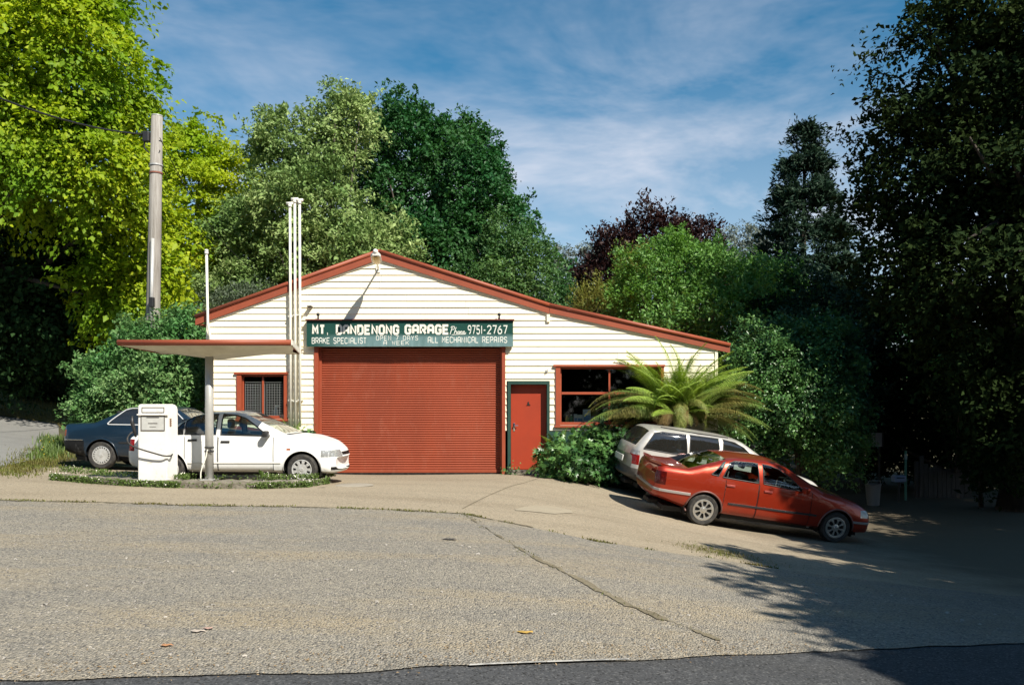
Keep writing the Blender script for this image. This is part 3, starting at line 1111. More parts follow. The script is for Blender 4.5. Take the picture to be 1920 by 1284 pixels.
# goods on the sill of the right-hand window
goods = [(1063, 7, 13, (0.55, 0.5, 0.12), 'small yellow tin at the left end of the shop window shelf', 'tin'),
         (1071, 7, 14, (0.10, 0.25, 0.12), 'green bottle beside the yellow tin behind the shop window', 'bottle'),
         (1079, 6, 15, (0.8, 0.8, 0.76), 'slim white carton next to the green bottle in the window', 'carton'),
         (1087, 10, 14, (0.78, 0.76, 0.7), 'low white carton beside the tall white and blue box', 'carton'),
         (1100, 14, 22, (0.72, 0.76, 0.8), 'tallest white and blue box on the window shelf', 'box'),
         (1116, 14, 11, (0.08, 0.22, 0.5), 'low blue box right of the tallest box in the window', 'box'),
         (1130, 9, 10, (0.6, 0.65, 0.7), 'pale grey carton near the mullion of the shop window', 'carton')]
for px, w, h, c, lab, ct in goods:
    x = fx(px, D + 0.2)
    ww, hh = w / 74.0, h / 62.0
    zb = z0 + 0.031
    r = empty('shelf_' + ct, (x, D + 0.185, zb), label=lab, cat=ct, group='goods on the shop window shelf')
    mm = mat('packaging', c, 0.5, col2=tuple(v * 0.75 for v in c), scale=12)
    bm = BM()
    if ct in ('tin', 'bottle'):
        lathe(bm, [(0, 0), (ww / 2, 0), (ww / 2, hh * 0.68), (ww * 0.22, hh * 0.85), (ww * 0.22, hh * 0.93), (0, hh * 0.93)], 14)
        bmesh.ops.rotate(bm, verts=bm.verts[:], matrix=Matrix.Rotation(math.pi / 2, 3, 'X'))
        obj('body', bm, mm, r, ang=35)
        bm = BM()
        lathe(bm, [(0, 0.0), (ww * 0.24, 0.0), (ww * 0.24, hh * 0.09), (0, hh * 0.09)], 12)
        bmesh.ops.rotate(bm, verts=bm.verts[:], matrix=Matrix.Rotation(math.pi / 2, 3, 'X'))
        bmesh.ops.translate(bm, verts=bm.verts[:], vec=(0, 0, hh * 0.932))
        obj('cap', bm, M['white'], r, ang=35)
    else:
        bx(bm, -ww / 2, ww / 2, -0.055, 0.08, 0, hh, 0.004)
        obj('body', bm, mm, r)
        bm = BM()
        bx(bm, -ww * 0.42, ww * 0.42, -0.0585, -0.0555, hh * 0.25, hh * 0.6)
        obj('printed_band', bm, mat('print', (0.12, 0.25, 0.5) if c[0] > 0.5 else (0.75, 0.75, 0.72), 0.5), r)
xw, zw = fx(528, D + 0.3), OPEN['wl'][2] + 0.031
r = empty('spray_bottle', (fx(519, D + .3), D + 0.22, zw), label='pale spray bottle inside the wire meshed window corner', cat='bottle')
bm = BM()
lathe(bm, [(0, 0), (.06, 0), (.06, .16), (.025, .22), (.025, .25), (0, .25)], 14)
bmesh.ops.rotate(bm, verts=bm.verts[:], matrix=Matrix.Rotation(math.pi / 2, 3, 'X'))
obj('body', bm, mat('pale_plastic', (0.55, 0.6, 0.68), 0.4), r, ang=35)
bm = BM()
bx(bm, -0.02, 0.08, -0.02, 0.02, 0.251, 0.3, 0.006)
obj('nozzle', bm, M['white'], r)

# ------------------------------------------------------------------ lettering
GL = {
    'M': [[(0, 0), (0, 6), (2, 2.4), (4, 6), (4, 0)]], 'T': [[(0, 6), (4, 6)], [(2, 6), (2, 0)]],
    'D': [[(0, 0), (0, 6), (3, 6), (4, 5), (4, 1), (3, 0), (-.3, 0)]], 'A': [[(0, 0), (0, 5), (1, 6), (3, 6), (4, 5), (4, 0)], [(0, 2.6), (4, 2.6)]],
    'N': [[(0, 0), (0, 6), (4, 0), (4, 6)]], 'E': [[(4, 6), (0, 6), (0, 0), (4, 0)], [(0, 3), (3.4, 3)]],
    'O': [[(0, 1), (0, 5), (1, 6), (3, 6), (4, 5), (4, 1), (3, 0), (1, 0), (0, 1)]],
    'G': [[(4, 4.4), (4, 5), (3, 6), (1, 6), (0, 5), (0, 1), (1, 0), (3, 0), (4, 1), (4, 2.8), (2.2, 2.8)]],
    'R': [[(0, 0), (0, 6), (3, 6), (4, 5), (4, 3.8), (3, 2.8), (0, 2.8)], [(2, 2.8), (4, 0)]],
    'B': [[(0, 0), (0, 6), (3, 6), (3.8, 5.2), (3.8, 3.8), (3, 3.1), (0, 3.1)], [(3, 3.1), (4, 2.3), (4, .9), (3, 0), (-.3, 0)]],
    'K': [[(0, 0), (0, 6)], [(4, 6), (0.2, 2.6)], [(1.4, 3.6), (4, 0)]],
    'S': [[(4, 5), (3, 6), (1, 6), (0, 5), (0, 4), (1, 3.2), (3, 2.8), (4, 2), (4, 1), (3, 0), (1, 0), (0, 1)]],
    'P': [[(0, 0), (0, 6), (3, 6), (4, 5), (4, 3.7), (3, 2.7), (0, 2.7)]],
    'C': [[(4, 5), (3, 6), (1, 6), (0, 5), (0, 1), (1, 0), (3, 0), (4, 1)]], 'I': [[(2, 0), (2, 6)]],
    'L': [[(0, 6), (0, 0), (4, 0)]], 'W': [[(0, 6), (.9, 0), (2, 4.4), (3.1, 0), (4, 6)]], 'Y': [[(0, 6), (2, 3), (4, 6)], [(2, 3), (2, 0)]],
    'H': [[(0, 0), (0, 6)], [(4, 0), (4, 6)], [(0, 3), (4, 3)]],
    '9': [[(4, 3), (1, 3), (0, 4), (0, 5), (1, 6), (3, 6), (4, 5), (4, 3), (3.2, 1), (1.6, 0)]],
    '7': [[(0, 6), (4, 6), (1.5, 0)]], '5': [[(4, 6), (.5, 6), (.3, 3.4), (3, 3.4), (4, 2.5), (4, 1), (3, 0), (1, 0), (0, 1)]],
    '1': [[(2, 0), (2, 6)]], '2': [[(0, 4.8), (.6, 5.7), (1.4, 6), (3, 6), (4, 5), (4, 3.8), (0, 0), (4, 0)]],
    '6': [[(3, 6), (1.2, 4.6), (0, 2.6), (0, 1), (1, 0), (3, 0), (4, 1), (4, 2.4), (3, 3.3), (.4, 3.3)]],
    '.': [[(1.6, 0), (2.2, 0)]], '-': [[(1.4, 3), (2.6, 3)]]}
NARROW = {'I': 1.6, '1': 1.9, '.': 1.2, '-': 1.9, 'T': 3.7, 'L': 3.5, ' ': 3.0}


def stroke(bm, pts, t, y):
    pts = [Vector((p[0], p[1])) for p in pts]
    closed = (pts[0] - pts[-1]).length < 1e-6
    n = len(pts)
    L, R = [], []
    for i, p in enumerate(pts):
        if closed and i in (0, n - 1):
            d0, d1 = (pts[-1] - pts[-2]).normalized(), (pts[1] - pts[0]).normalized()
        else:
            d0 = (pts[i] - pts[i - 1]).normalized() if i else (pts[1] - pts[0]).normalized()
            d1 = (pts[i + 1] - pts[i]).normalized() if i < n - 1 else d0
        n0, n1 = Vector((-d0.y, d0.x)), Vector((-d1.y, d1.x))
        m = (n0 + n1)
        m = m.normalized() if m.length > 1e-4 else n0
        k = min(1.7, 1 / max(0.3, m.dot(n0)))
        ext = Vector((0, 0))
        if not closed and i == 0:
            ext = -d1 * t * 0.0
        L.append(bm.verts.new((p.x + m.x * t * k, y, p.y + m.y * t * k)))
        R.append(bm.verts.new((p.x - m.x * t * k, y, p.y - m.y * t * k)))
    for i in range(n - 1):
        bm.faces.new((L[i], R[i], R[i + 1], L[i + 1]))


def text_line(s, x0, x1, z0, z1, Y, m, parent, th=0.5, gap=1.9, slant=0.0, jit=0.0):
    adv = [NARROW.get(c, 4.0) for c in s]
    tot = sum(adv) + gap * (len(s) - 1) + th * 2
    sx, sz = (x1 - x0) / tot, (z1 - z0) / (6 + th * 2)
    bm = BM()
    cx = th
    k = 0
    for c, a in zip(s, adv):
        jz = random.uniform(-jit, jit)
        for st in GL.get(c, []):
            off = (4 - a) / 2 if c in ('I', '1', '.', '-') else 0
            f = a / 4 if c not in ('I', '1', '.', '-') else 1
            q = [((cx + (p[0] * f - off)), p[1] + th + jz) for p in st]
            b2 = BM()
            stroke(b2, q, th, 0)
            for v in b2.verts:
                v.co = (x0 + v.co.x * sx + slant * v.co.z * sz, Y - 0.0004 * (k % 3), z0 + v.co.z * sz)
            me = bpy.data.meshes.new('t')
            b2.to_mesh(me)
            b2.free()
            bm.from_mesh(me)
            bpy.data.meshes.remove(me)
            k += 1
        cx += a + gap
    for f in bm.faces:
        if f.normal.y > 0:
            f.normal_flip()
    return obj('lettering', bm, m, parent)


YS = D - 0.17
sx0, sx1, sz0, sz1 = fx(575, YS), fx(962, YS), fz(649.5, YS), fz(601, YS)
sign = empty('shop_sign', (0, YS, sz0), label='long dark green signboard with white lettering over the roller door', cat='sign')


def sign_mat():
    m = ground_mat('sign_paint', (0.010, 0.050, 0.040), (0.013, 0.058, 0.046), (0.020, 0.07, 0.056), fine=25, mid=2, bump=0.05, rough=0.45)
    t = m.node_tree
    b = t.nodes['Principled BSDF']
    src = b.inputs['Base Color'].links[0].from_socket
    tc = t.nodes.new('ShaderNodeTexCoord')
    sp = t.nodes.new('ShaderNodeSeparateXYZ')
    t.links.new(tc.outputs['Object'], sp.inputs[0])
    n = t.nodes.new('ShaderNodeTexNoise')
    n.inputs['Scale'].default_value = 6
    n.inputs['Detail'].default_value = 5
    mp = t.nodes.new('ShaderNodeMapping')
    mp.inputs['Scale'].default_value = (1.2, 1, 0.25)
    t.links.new(tc.outputs['Object'], mp.inputs['Vector'])
    t.links.new(mp.outputs[0], n.inputs['Vector'])

    def mth(op, a, c):
        x = t.nodes.new('ShaderNodeMath')
        x.operation = op
        for k, v in enumerate((a, c)):
            if isinstance(v, (int, float)):
                x.inputs[k].default_value = v
            else:
                t.links.new(v, x.inputs[k])
        return x.outputs[0]
    # chalky faded lower half of the old paint, ragged along the top
    r = t.nodes.new('ShaderNodeMapRange')
    t.links.new(mth('ADD', sp.outputs['Z'], mth('MULTIPLY', n.outputs['Fac'], 0.12)), r.inputs['Value'])
    r.inputs['From Min'].default_value = 0.37
    r.inputs['From Max'].default_value = 0.27
    xx = t.nodes.new('ShaderNodeMapRange')
    t.links.new(sp.outputs['X'], xx.inputs['Value'])
    xx.inputs['From Min'].default_value = sx0 + 0.1
    xx.inputs['From Max'].default_value = sx0 + 1.2
    fac = mth('MULTIPLY', r.outputs[0], mth('MULTIPLY', xx.outputs[0], mth('ADD', n.outputs['Fac'], 0.15)))
    mx = t.nodes.new('ShaderNodeMixRGB')
    t.links.new(fac, mx.inputs['Fac'])
    t.links.new(src, mx.inputs['Color1'])
    mx.inputs['Color2'].default_value = (0.20, 0.31, 0.32, 1)
    t.links.new(mx.outputs[0], b.inputs['Base Color'])
    return m


bm = BM()
bx(bm, sx0, sx1, 0, 0.02, 0, sz1 - sz0)
bx(bm, sx0, sx0 + 0.04, 0.0205, 0.12, 0.0, sz1 - sz0)
bx(bm, sx1 - 0.04, sx1, 0.0205, 0.12, 0.0, sz1 - sz0)
obj('board', bm, sign_mat(), sign)
bm = BM()
bx(bm, sx0 - 0.02, sx1 + 0.03, -0.055, 0.135, sz1 - sz0 + 0.002, sz1 - sz0 + 0.03)
obj('top_capping', bm, mat('sign_cap', (0.14, 0.03, 0.022), 0.5), sign)
M['ltr'] = mat('sign_white', (0.78, 0.75, 0.66), 0.6, col2=(0.66, 0.62, 0.53), scale=6, col3=(0.35, 0.40, 0.36), scale3=16, lo3=0.6, hi3=0.8)
M['ltr2'] = mat('sign_white_thin', (0.72, 0.73, 0.66), 0.6, col2=(0.6, 0.62, 0.56), scale=8)


def tl(s, xa, xb, ya, yb, **k):
    yy = YS - 0.004
    o = text_line(s, fx(xa, yy), fx(xb, yy), fz(yb, yy) - sz0, fz(ya, yy) - sz0, -0.004, M['ltr'] if k.get('th', .5) > .7 else M['ltr2'], sign, **k)
    return o


tl('MT. DANDENONG', 585, 748.5, 608.5, 628, th=0.92, gap=2.35)
tl('GARAGE', 758.5, 842.5, 608, 627.5, th=0.92, gap=2.35)
tl('9751', 877, 905, 609.5, 627, th=0.5, gap=2.0)
tl('-', 905, 912, 611, 627, th=0.45)
tl('2767', 913, 951.5, 609.5, 626.5, th=0.5, gap=2.0)
tl('BRAKE SPECIALIST', 584.5, 687, 632.5, 644.5, th=0.48, gap=1.8, jit=0.1)
tl('OPEN 7 DAYS', 705, 784, 629, 638, th=0.42, gap=2.4, jit=0.25)
tl('A WEEK', 719, 767, 638.8, 646.6, th=0.42, gap=2.4, jit=0.25)
tl('ALL MECHANICAL REPAIRS', 802, 951, 631, 643, th=0.48, gap=1.8, jit=0.1)
# the word Phone in script
scr = [[(0, 0), (1.4, 5.6)], [(0.4, 5.2), (1.2, 6.2), (2.6, 6.2), (2.9, 4.9), (2.2, 3.8), (1.0, 3.5)],
       [(2.6, .4), (3.9, 5.6)], [(3.0, 1.6), (3.8, 2.6), (4.4, 2.2), (4.2, .6), (4.8, .5)],
       [(5.6, 2.4), (5.0, 1.7), (5.1, .7), (5.7, .4), (6.3, 1.1), (6.2, 2.1), (5.6, 2.4)],
       [(6.7, 2.3), (6.5, .4)], [(6.6, 1.5), (7.3, 2.4), (7.8, 2.1), (7.6, .5), (8.1, .5)],
       [(8.5, 1.2), (9.4, 1.8), (9.1, 2.4), (8.5, 1.9), (8.5, .9), (9.0, .4), (10.4, 1.3)], [(1.0, -.4), (10.2, .1)]]
bm = BM()
yy = YS - 0.004
a0, a1, b0, b1 = fx(844, yy), fx(874, yy), fz(626.5, yy) - sz0, fz(611.5, yy) - sz0
for k, s in enumerate(scr):
    b2 = BM()
    stroke(b2, s, 0.24, 0)
    for v in b2.verts:
        v.co = (a0 + v.co.x / 10.4 * (a1 - a0), -0.004 - 0.0004 * (k % 3), b0 + v.co.z / 6.4 * (b1 - b0))
    me = bpy.data.meshes.new('t')
    b2.to_mesh(me)
    b2.free()
    bm.from_mesh(me)
    bpy.data.meshes.remove(me)
obj('lettering', bm, M['ltr2'], sign)
# two stays with round knobs on top of the board
for px in (596, 936):
    x = fx(px, YS)
    zt_ = sz1 - sz0 + 0.031
    bm = BM()
    tube(bm, [(x, 0.03, zt_), (x, 0.03, zt_ + 0.09)], 0.022, 8)
    bmesh.ops.create_icosphere(bm, subdivisions=2, radius=0.042, matrix=Matrix.Translation((x, 0.02, zt_ + 0.12)))
    obj('stay_knob', bm, M['black'] if px else M['black'], sign, smooth=True)
    bm = BM()
    bx(bm, x - 0.03, x + 0.16 if px > 700 else x + 0.03, 0.045, 0.12, zt_, zt_ + 0.05, 0.01)
    obj('stay_bracket', bm, M['pipe'], sign)

# street light on its arm under the ridge, pointing to the road
bp = Vector((fx(709, D - 0.05), D - 0.03, fz(505, D)))
ep = P(704, 477, D - 1.5)
wl = empty('wall_light', bp, label='old street light on an arm below the gable peak', cat='street light')
dv = ep - bp
bm = BM()
tube(bm, [Vector((0, 0, 0)), dv * 0.4, dv * 0.55], 0.022, 8)
obj('arm', bm, M['pipe'], wl, smooth=True)
bm = BM()
bx(bm, -0.05, 0.05, -0.02, 0.0, -0.09, 0.09, 0.005)
obj('wall_plate', bm, M['pipe'], wl)
dn = dv.normalized()
bm = BM()
hw = 0.115
secs = []
for t, w, h in ((0.38, 0.03, 0.04), (0.46, 0.075, 0.07), (0.6, hw, 0.085), (0.95, hw, 0.085), (1.0, 0.07, 0.07)):
    c = dv * t
    secs.append([bm.verts.new(c + Vector((w * u, 0, h * v))) for u, v in ((-1, -.35), (1, -.35), (1, .2), (.6, .75), (-.6, .75), (-1, .2))])
for i in range(len(secs) - 1):
    for k in range(6):
        bm.faces.new((secs[i][k], secs[i][(k + 1) % 6], secs[i + 1][(k + 1) % 6], secs[i + 1][k]))
bm.faces.new(secs[0][::-1])
bm.faces.new(secs[-1])
bmesh.ops.recalc_face_normals(bm, faces=bm.faces[:])
obj('lantern', bm, mat('lantern_casing', (0.62, 0.6, 0.55), 0.5), wl, ang=30)
bm = BM()
secs = []
for t, w, h in ((0.5, 0.05, 0.02), (0.62, 0.09, 0.06), (0.9, 0.09, 0.06), (0.97, 0.05, 0.02)):
    c = dv * t + Vector((0, 0, -0.031))
    secs.append([bm.verts.new(c + Vector((w * u, 0, -h * v))) for u, v in ((-1, 0), (-.7, .8), (0, 1), (.7, .8), (1, 0))])
for i in range(len(secs) - 1):
    for k in range(4):
        bm.faces.new((secs[i][k], secs[i][k + 1], secs[i + 1][k + 1], secs[i + 1][k]))
obj('diffuser', bm, mat('amber_diffuser', (0.62, 0.42, 0.10), 0.35), wl, smooth=True)
bm = BM()
bmesh.ops.create_icosphere(bm, subdivisions=2, radius=0.06, matrix=Matrix.Translation(dv * 0.97 + Vector((0, -.02, 0.075))))
obj('photocell', bm, M['white'], wl, smooth=True)

# small bracket with hook on the boards
q = Vector((fx(583), D - 0.03, fz(576)))
br = empty('wall_bracket', q, label='small dark bracket with upright hook on boards left of sign', cat='bracket')
bm = BM()
bx(bm, -0.05, 0.05, -0.16, 0.0, -0.012, 0.018)
obj('plate', bm, M['black'], br)
bm = BM()
tube(bm, [(0.02, -0.13, 0.018), (0.03, -0.13, 0.16)], 0.009, 6)
obj('hook', bm, M['pipe'], br)
q = Vector((fx(1025), D - 0.03, fz(696)))
br = empty('wall_hook', q, label='little rusty hook on boards above the side door', cat='hook')
bm = BM()
tube(bm, [(0, 0, 0), (0.01, -0.06, 0), (0.02, -0.07, 0.04)], 0.009, 6)
obj('hook_wire', bm, M['steel'], br)
bm = BM()
bx(bm, -0.03, 0.03, -0.012, 0.0, -0.03, 0.03)
obj('plate', bm, M['steel'], br)

# vent pipes
def vent(px, pt, pb, Y, label, bend=False, r=0.031):
    x = fx(px, Y)
    zt_, zb_ = fz(pt, Y), fz(pb, Y)
    r0 = empty('vent_pipe', (x, Y, zb_), label=label, cat='vent pipe', group='tank vent pipes on the garage front')
    h = zt_ - zb_
    bm = BM()
    if bend:
        zbend = fz(600, Y) - zb_
        tube(bm, [(0.03, 0.08, 0), (0.03, 0.08, zbend - 0.4), (0.0, 0.0, zbend - 0.1), (0, 0, zbend), (-0.03, 0, h)], r, 10)
    else:
        tube(bm, [(0.0, 0, 0), (0, 0, h * 0.5), (-0.01, 0, h)], r, 10)
    obj('pipe', bm, M['pipe'], r0, smooth=True)
    ex = -0.03 if bend else -0.01
    bm = BM()
    tube(bm, [(ex, 0, h - 0.04), (ex, 0, h + 0.03)], r * 1.5, 10)
    if not bend:
        tube(bm, [(ex - 0.085, 0, h + 0.055), (ex + 0.085, 0, h + 0.055)], r * 1.25, 10)
    else:
        tube(bm, [(ex, 0, h + 0.03), (ex, 0, h + 0.08)], [r * 1.7, r * 1.2], 10)
    obj('vent_cap', bm, M['pipe'], r0, smooth=True)
    for k in (0.12, 0.35, 0.5):
        zz = h * k if not bend else h * k * 0.8
        bm = BM()
        bx(bm, -0.055, 0.055, -0.01 + (0.08 if bend and zz < fz(640, Y) - zb_ else 0), D - Y - 0.032, zz - 0.015, zz + 0.015)
        obj('pipe_clip', bm, M['pipe'], r0)


vent(544.5, 386, 800, D - 0.15, 'left one of three tall cream vent pipes beside the sign')
vent(553.5, 378, 803, D - 0.15, 'middle and tallest of three cream vent pipes beside the sign')
vent(562.5, 380, 800, D - 0.15, 'right one of three tall cream vent pipes, nearest the sign')
vent(389.5, 474, 800, D - 0.2, 'single vent pipe at the left corner of the garage', True)
# ------------------------------------------------------------------ kerb island, pump and canopy
def ring_pts():
    """outline of the island seen at the front of the pump"""
    fr = [hit(x, y) for x, y in ((95, 900), (160, 906), (260, 913), (380, 917), (500, 917), (580, 914), (622, 907))]
    fr = [Vector((p.x, p.y, 0)) for p in fr]
    return fr


isl_f = resample(ring_pts(), 60)
isl_b = isl_f.copy()
isl_b[:, 1] = 15.72
isl_b[0] = isl_f[0] + np.array([0.02, 0.25])
ht = 0.135
bm = BM()
rows_ = []
for k in range(60):
    a, b = isl_f[k], isl_b[k]
    if b[1] < a[1] + 0.1:
        b = np.array([b[0], a[1] + 0.1])
    za, zb_ = tz(*a), tz(*b)
    e = min(1.0, k / 2.0, (59 - k) / 2.0)
    hh = ht * (0.15 + 0.85 * e) + 0.01 * math.sin(k * 2.1)
    rows_.append([bm.verts.new((a[0], a[1], za - 0.1)), bm.verts.new((a[0], a[1] + 0.01, za + hh - 0.03)), bm.verts.new((a[0], a[1] + 0.04, za + hh)),
                  bm.verts.new((b[0], b[1] - 0.03, zb_ + hh * 1.02)), bm.verts.new((b[0], b[1], zb_ - 0.1))])
for k in range(59):
    for j in range(4):
        bm.faces.new((rows_[k][j], rows_[k + 1][j], rows_[k + 1][j + 1], rows_[k][j + 1]))
bm.faces.new(rows_[0])
bm.faces.new(rows_[-1][::-1])
bmesh.ops.recalc_face_normals(bm, faces=bm.faces[:])
tag(obj('kerb_island', bm, M['kerb'], smooth=False), kind='structure')
ISL_Z = tz(-5, 15.4) + ht

# pump
YP = 15.22
px0, px1 = fx(258.5, YP), fx(318, YP)
pw = px1 - px0 - 0.035
pc = (px0 + px1) / 2 - 0.012
ph = 145.0 * YP / F
pump = empty('fuel_pump', (pc, YP + 0.22, ISL_Z), (0, 0, math.radians(-3)), label='old white petrol pump with black hose on the weedy kerb island', cat='petrol pump')
bm = BM()
w2, d2 = pw / 2, 0.22
prf = [(-w2, 0), (w2, 0), (w2, ph - 0.10), (w2 - 0.02, ph - 0.035), (w2 - 0.08, ph), (-w2 + 0.03, ph), (-w2, ph - 0.03)]
prism(bm, prf, -d2, d2)
bmesh.ops.bevel(bm, geom=[e for e in bm.edges], offset=0.012, segments=2, affect='EDGES')
obj('cabinet', bm, M['white'], pump, ang=30)


def pframe(x0, x1, z0, z1, t, nm, m, y=-0.0):
    bm = BM()
    for a, b, c, d_ in ((x0, x1, z0, z0 + t), (x0, x1, z1 - t, z1), (x0, x0 + t, z0 + t, z1 - t), (x1 - t, x1, z0 + t, z1 - t)):
        bx(bm, a, b, -d2 - 0.012, -d2 - 0.001, c, d_)
    return obj(nm, bm, m, pump)


s = YP / F
lx = lambda p: (p - 288.5) * s - 0.005
lz = lambda p: (895 - p) * s
trim = mat('pump_trim', (0.12, 0.11, 0.10), 0.4)
pframe(lx(269), lx(312), lz(766), lz(756), 0.010, 'header_frame', trim)
bm = BM()
bx(bm, lx(270), lx(311), -d2 - 0.006, -d2 - 0.001, lz(765.5), lz(756.5))
obj('header_panel', bm, M['white'], pump)
bm = BM()
bx(bm, lx(260.5), lx(320), -d2 - 0.035, -d2 + 0.0, lz(771), lz(768.5), 0.004)
obj('ledge', bm, M['white'], pump)
pframe(lx(267), lx(313), lz(800), lz(771.5), 0.013, 'dial_frame', trim)
bm = BM()
bx(bm, lx(268.5), lx(311.5), -d2 - 0.007, -d2 - 0.001, lz(798.5), lz(772.5))
obj('dial_panel', bm, mat('dial_face', (0.55, 0.55, 0.52), 0.3, col2=(0.45, 0.45, 0.43), scale=8), pump)
for k, (a, b, c, d_) in enumerate(((281, 299, 787, 785.2), (278, 302, 776, 774.5), (284, 296, 793, 792))):
    bm = BM()
    bx(bm, lx(a), lx(b), -d2 - 0.0095, -d2 - 0.0075, lz(c), lz(d_))
    obj('counter_window', bm, trim, pump)
bm = BM()
bx(bm, -w2 - 0.004, w2 + 0.004, -d2 - 0.004, d2 + 0.004, -0.03, 0.02)
obj('plinth', bm, M['rubber'], pump)
bm = BM()
for k in range(4):
    bx(bm, w2 + 0.001, w2 + 0.012, -0.12, -0.06, lz(790 - k * 4) - 0.012, lz(790 - k * 4) + 0.008)
obj('side_hinge', bm, mat('rust', (0.25, 0.12, 0.05), 0.8), pump)
# hose sagging across the front
hp = [(lx(253), -d2 + 0.05, lz(800)), (lx(246), -d2 - 0.02, lz(806)), (lx(244.5), -d2 - 0.09, lz(815)), (lx(250), -d2 - 0.13, lz(824)), (lx(262), -d2 - 0.14, lz(830)),
      (lx(280), -d2 - 0.13, lz(836)), (lx(300), -d2 - 0.11, lz(842)), (lx(316), -d2 - 0.08, lz(847)), (lx(325), -d2 - 0.0, lz(847)), (w2 + 0.02, -0.05, lz(845))]


def smooth_path(p, n=60):
    p = np.array(p, float)
    s_ = np.concatenate([[0], np.cumsum(np.linalg.norm(np.diff(p, axis=0), axis=1))])
    t = np.linspace(0, s_[-1], n)
    q = np.stack([np.interp(t, s_, p[:, k]) for k in range(3)], 1)
    for _ in range(6):
        q[1:-1] = q[1:-1] * 0.5 + (q[:-2] + q[2:]) * 0.25
    return [Vector(v) for v in q]


bm = BM()
tube(bm, smooth_path(hp), 0.015, 8)
obj('hose', bm, M['rubber'], pump, smooth=True)
bm = BM()
tube(bm, [(lx(256), -d2 + 0.02, lz(812)), (lx(254), -d2 + 0.02, lz(800)), (lx(250), -d2 - 0.0, lz(785)), (lx(250), -d2, lz(772))], [0.02, 0.03, 0.035, 0.02], 8)
obj('nozzle', bm, M['plastic'], pump, smooth=True)

# canopy over the island: one post, flat roof on tapering brackets
YC = 15.5
cx_ = fx(392.5, YC)
can = empty('pump_canopy', (cx_, YC, ISL_Z), label='flat red edged canopy on a single grey post over the pump', cat='canopy')
zt_ = fz(637, 14.9) - ISL_Z          # top of the roof edge
xl, xr = fx(221, 14.9) - cx_, fx(546, 14.9) - cx_
xbr = fx(560, 16.4) - cx_
yf, yb = 14.9 - YC, 16.45 - YC
soff = mat('canopy_soffit', (0.62, 0.57, 0.42), 0.6, col2=(0.5, 0.45, 0.32), scale=3)
th = 0.075
bm = BM()
tube(bm, [(xl, yf - 0.005, zt_ - 0.045), (xr, yf - 0.005, zt_ - 0.045)], 0.048, 12)
obj('front_gutter', bm, M['bargered'], can, smooth=True)
bm = BM()
a = [(xl, yf), (xr, yf), (xbr, yb), (xl + 0.12, yb)]
tp = [bm.verts.new((x, y, zt_ - (0.03 if y == yf else 0.10))) for x, y in a]
bt = [bm.verts.new((x, y, zt_ - (0.10 if y == yf else 0.16))) for x, y in a]
bm.faces.new(tp)
for i in range(4):
    bm.faces.new((tp[i], bt[i], bt[(i + 1) % 4], tp[(i + 1) % 4]))
bmesh.ops.recalc_face_normals(bm, faces=bm.faces[:])
obj('roof_sheet', bm, M['bargered'], can)
# soffit: a shallow hull, deepest at the post
bm = BM()
N = 24
top_ = []
for i in range(N + 1):
    t = i / N
    xf_, xb_ = xl + (xr - xl) * t, xl + 0.12 + (xbr - xl - 0.12) * t
    e = 1 - abs(2 * ((xf_ - 0) / (xr - xl)) if False else min(1, abs(xf_) / (abs(xl) if xf_ < 0 else abs(xr))))
    dp = 0.008 + 0.15 * e
    top_.append([bm.verts.new((xf_, yf + 0.03, zt_ - 0.095)), bm.verts.new((xf_ * .97, yf + 0.35, zt_ - 0.10 - dp)), bm.verts.new((xb_ * .97, yb - 0.35, zt_ - 0.125 - dp)), bm.verts.new((xb_, yb, zt_ - 0.155))])
for i in range(N):
    for j in range(3):
        bm.faces.new((top_[i][j], top_[i + 1][j], top_[i + 1][j + 1], top_[i][j + 1]))
bmesh.ops.recalc_face_normals(bm, faces=bm.faces[:])
for f in bm.faces:
    if f.normal.z > 0:
        f.normal_flip()
obj('soffit', bm, soff, can)
bm = BM()
prism(bm, [(xr, zt_ - 0.09), (xr, zt_ - 0.0), (xr + 0.02, zt_ - 0.0), (xr + 0.02, zt_ - 0.09)], yf, yb)
for v in bm.verts:
    if v.co.y > 0:
        v.co.x += xbr - xr
        v.co.z -= 0.06
obj('end_fascia', bm, M['pipe'], can)
bm = BM()
tube(bm, [(0, 0, -0.1), (0, 0, 0.55 * zt_), (0.0, 0, zt_ - 0.16)], [0.075, 0.075, 0.072], 14)
obj('post', bm, M['steel'], can, smooth=True)
bm = BM()
bx(bm, -0.13, 0.13, -0.13, 0.13, 0.0, 0.02, 0.004)
obj('base_plate', bm, M['steel'], can)
for zz in (lz(832.5), lz(840)):
    bm = BM()
    lathe(bm, [(0.0765, -0.012), (0.086, -0.012), (0.086, 0.012), (0.0765, 0.012)], 16)
    bmesh.ops.rotate(bm, verts=bm.verts[:], matrix=Matrix.Rotation(math.pi / 2, 3, 'X'))
    bx(bm, -0.02, 0.09, -0.10, -0.088, -0.012, 0.012)
    bmesh.ops.translate(bm, verts=bm.verts[:], vec=(0, 0, zz))
    obj('hose_clamp', bm, M['plastic'], can)
bm = BM()
tube(bm, smooth_path([(0.0, -0.09, lz(836)), (-0.03, -0.1, lz(852)), (-0.09, -0.1, lz(868)), (-0.12, -0.1, lz(880)), (-0.12, -0.1, 0.0)]), 0.012, 6)
obj('conduit', bm, M['pipe'], can, smooth=True)

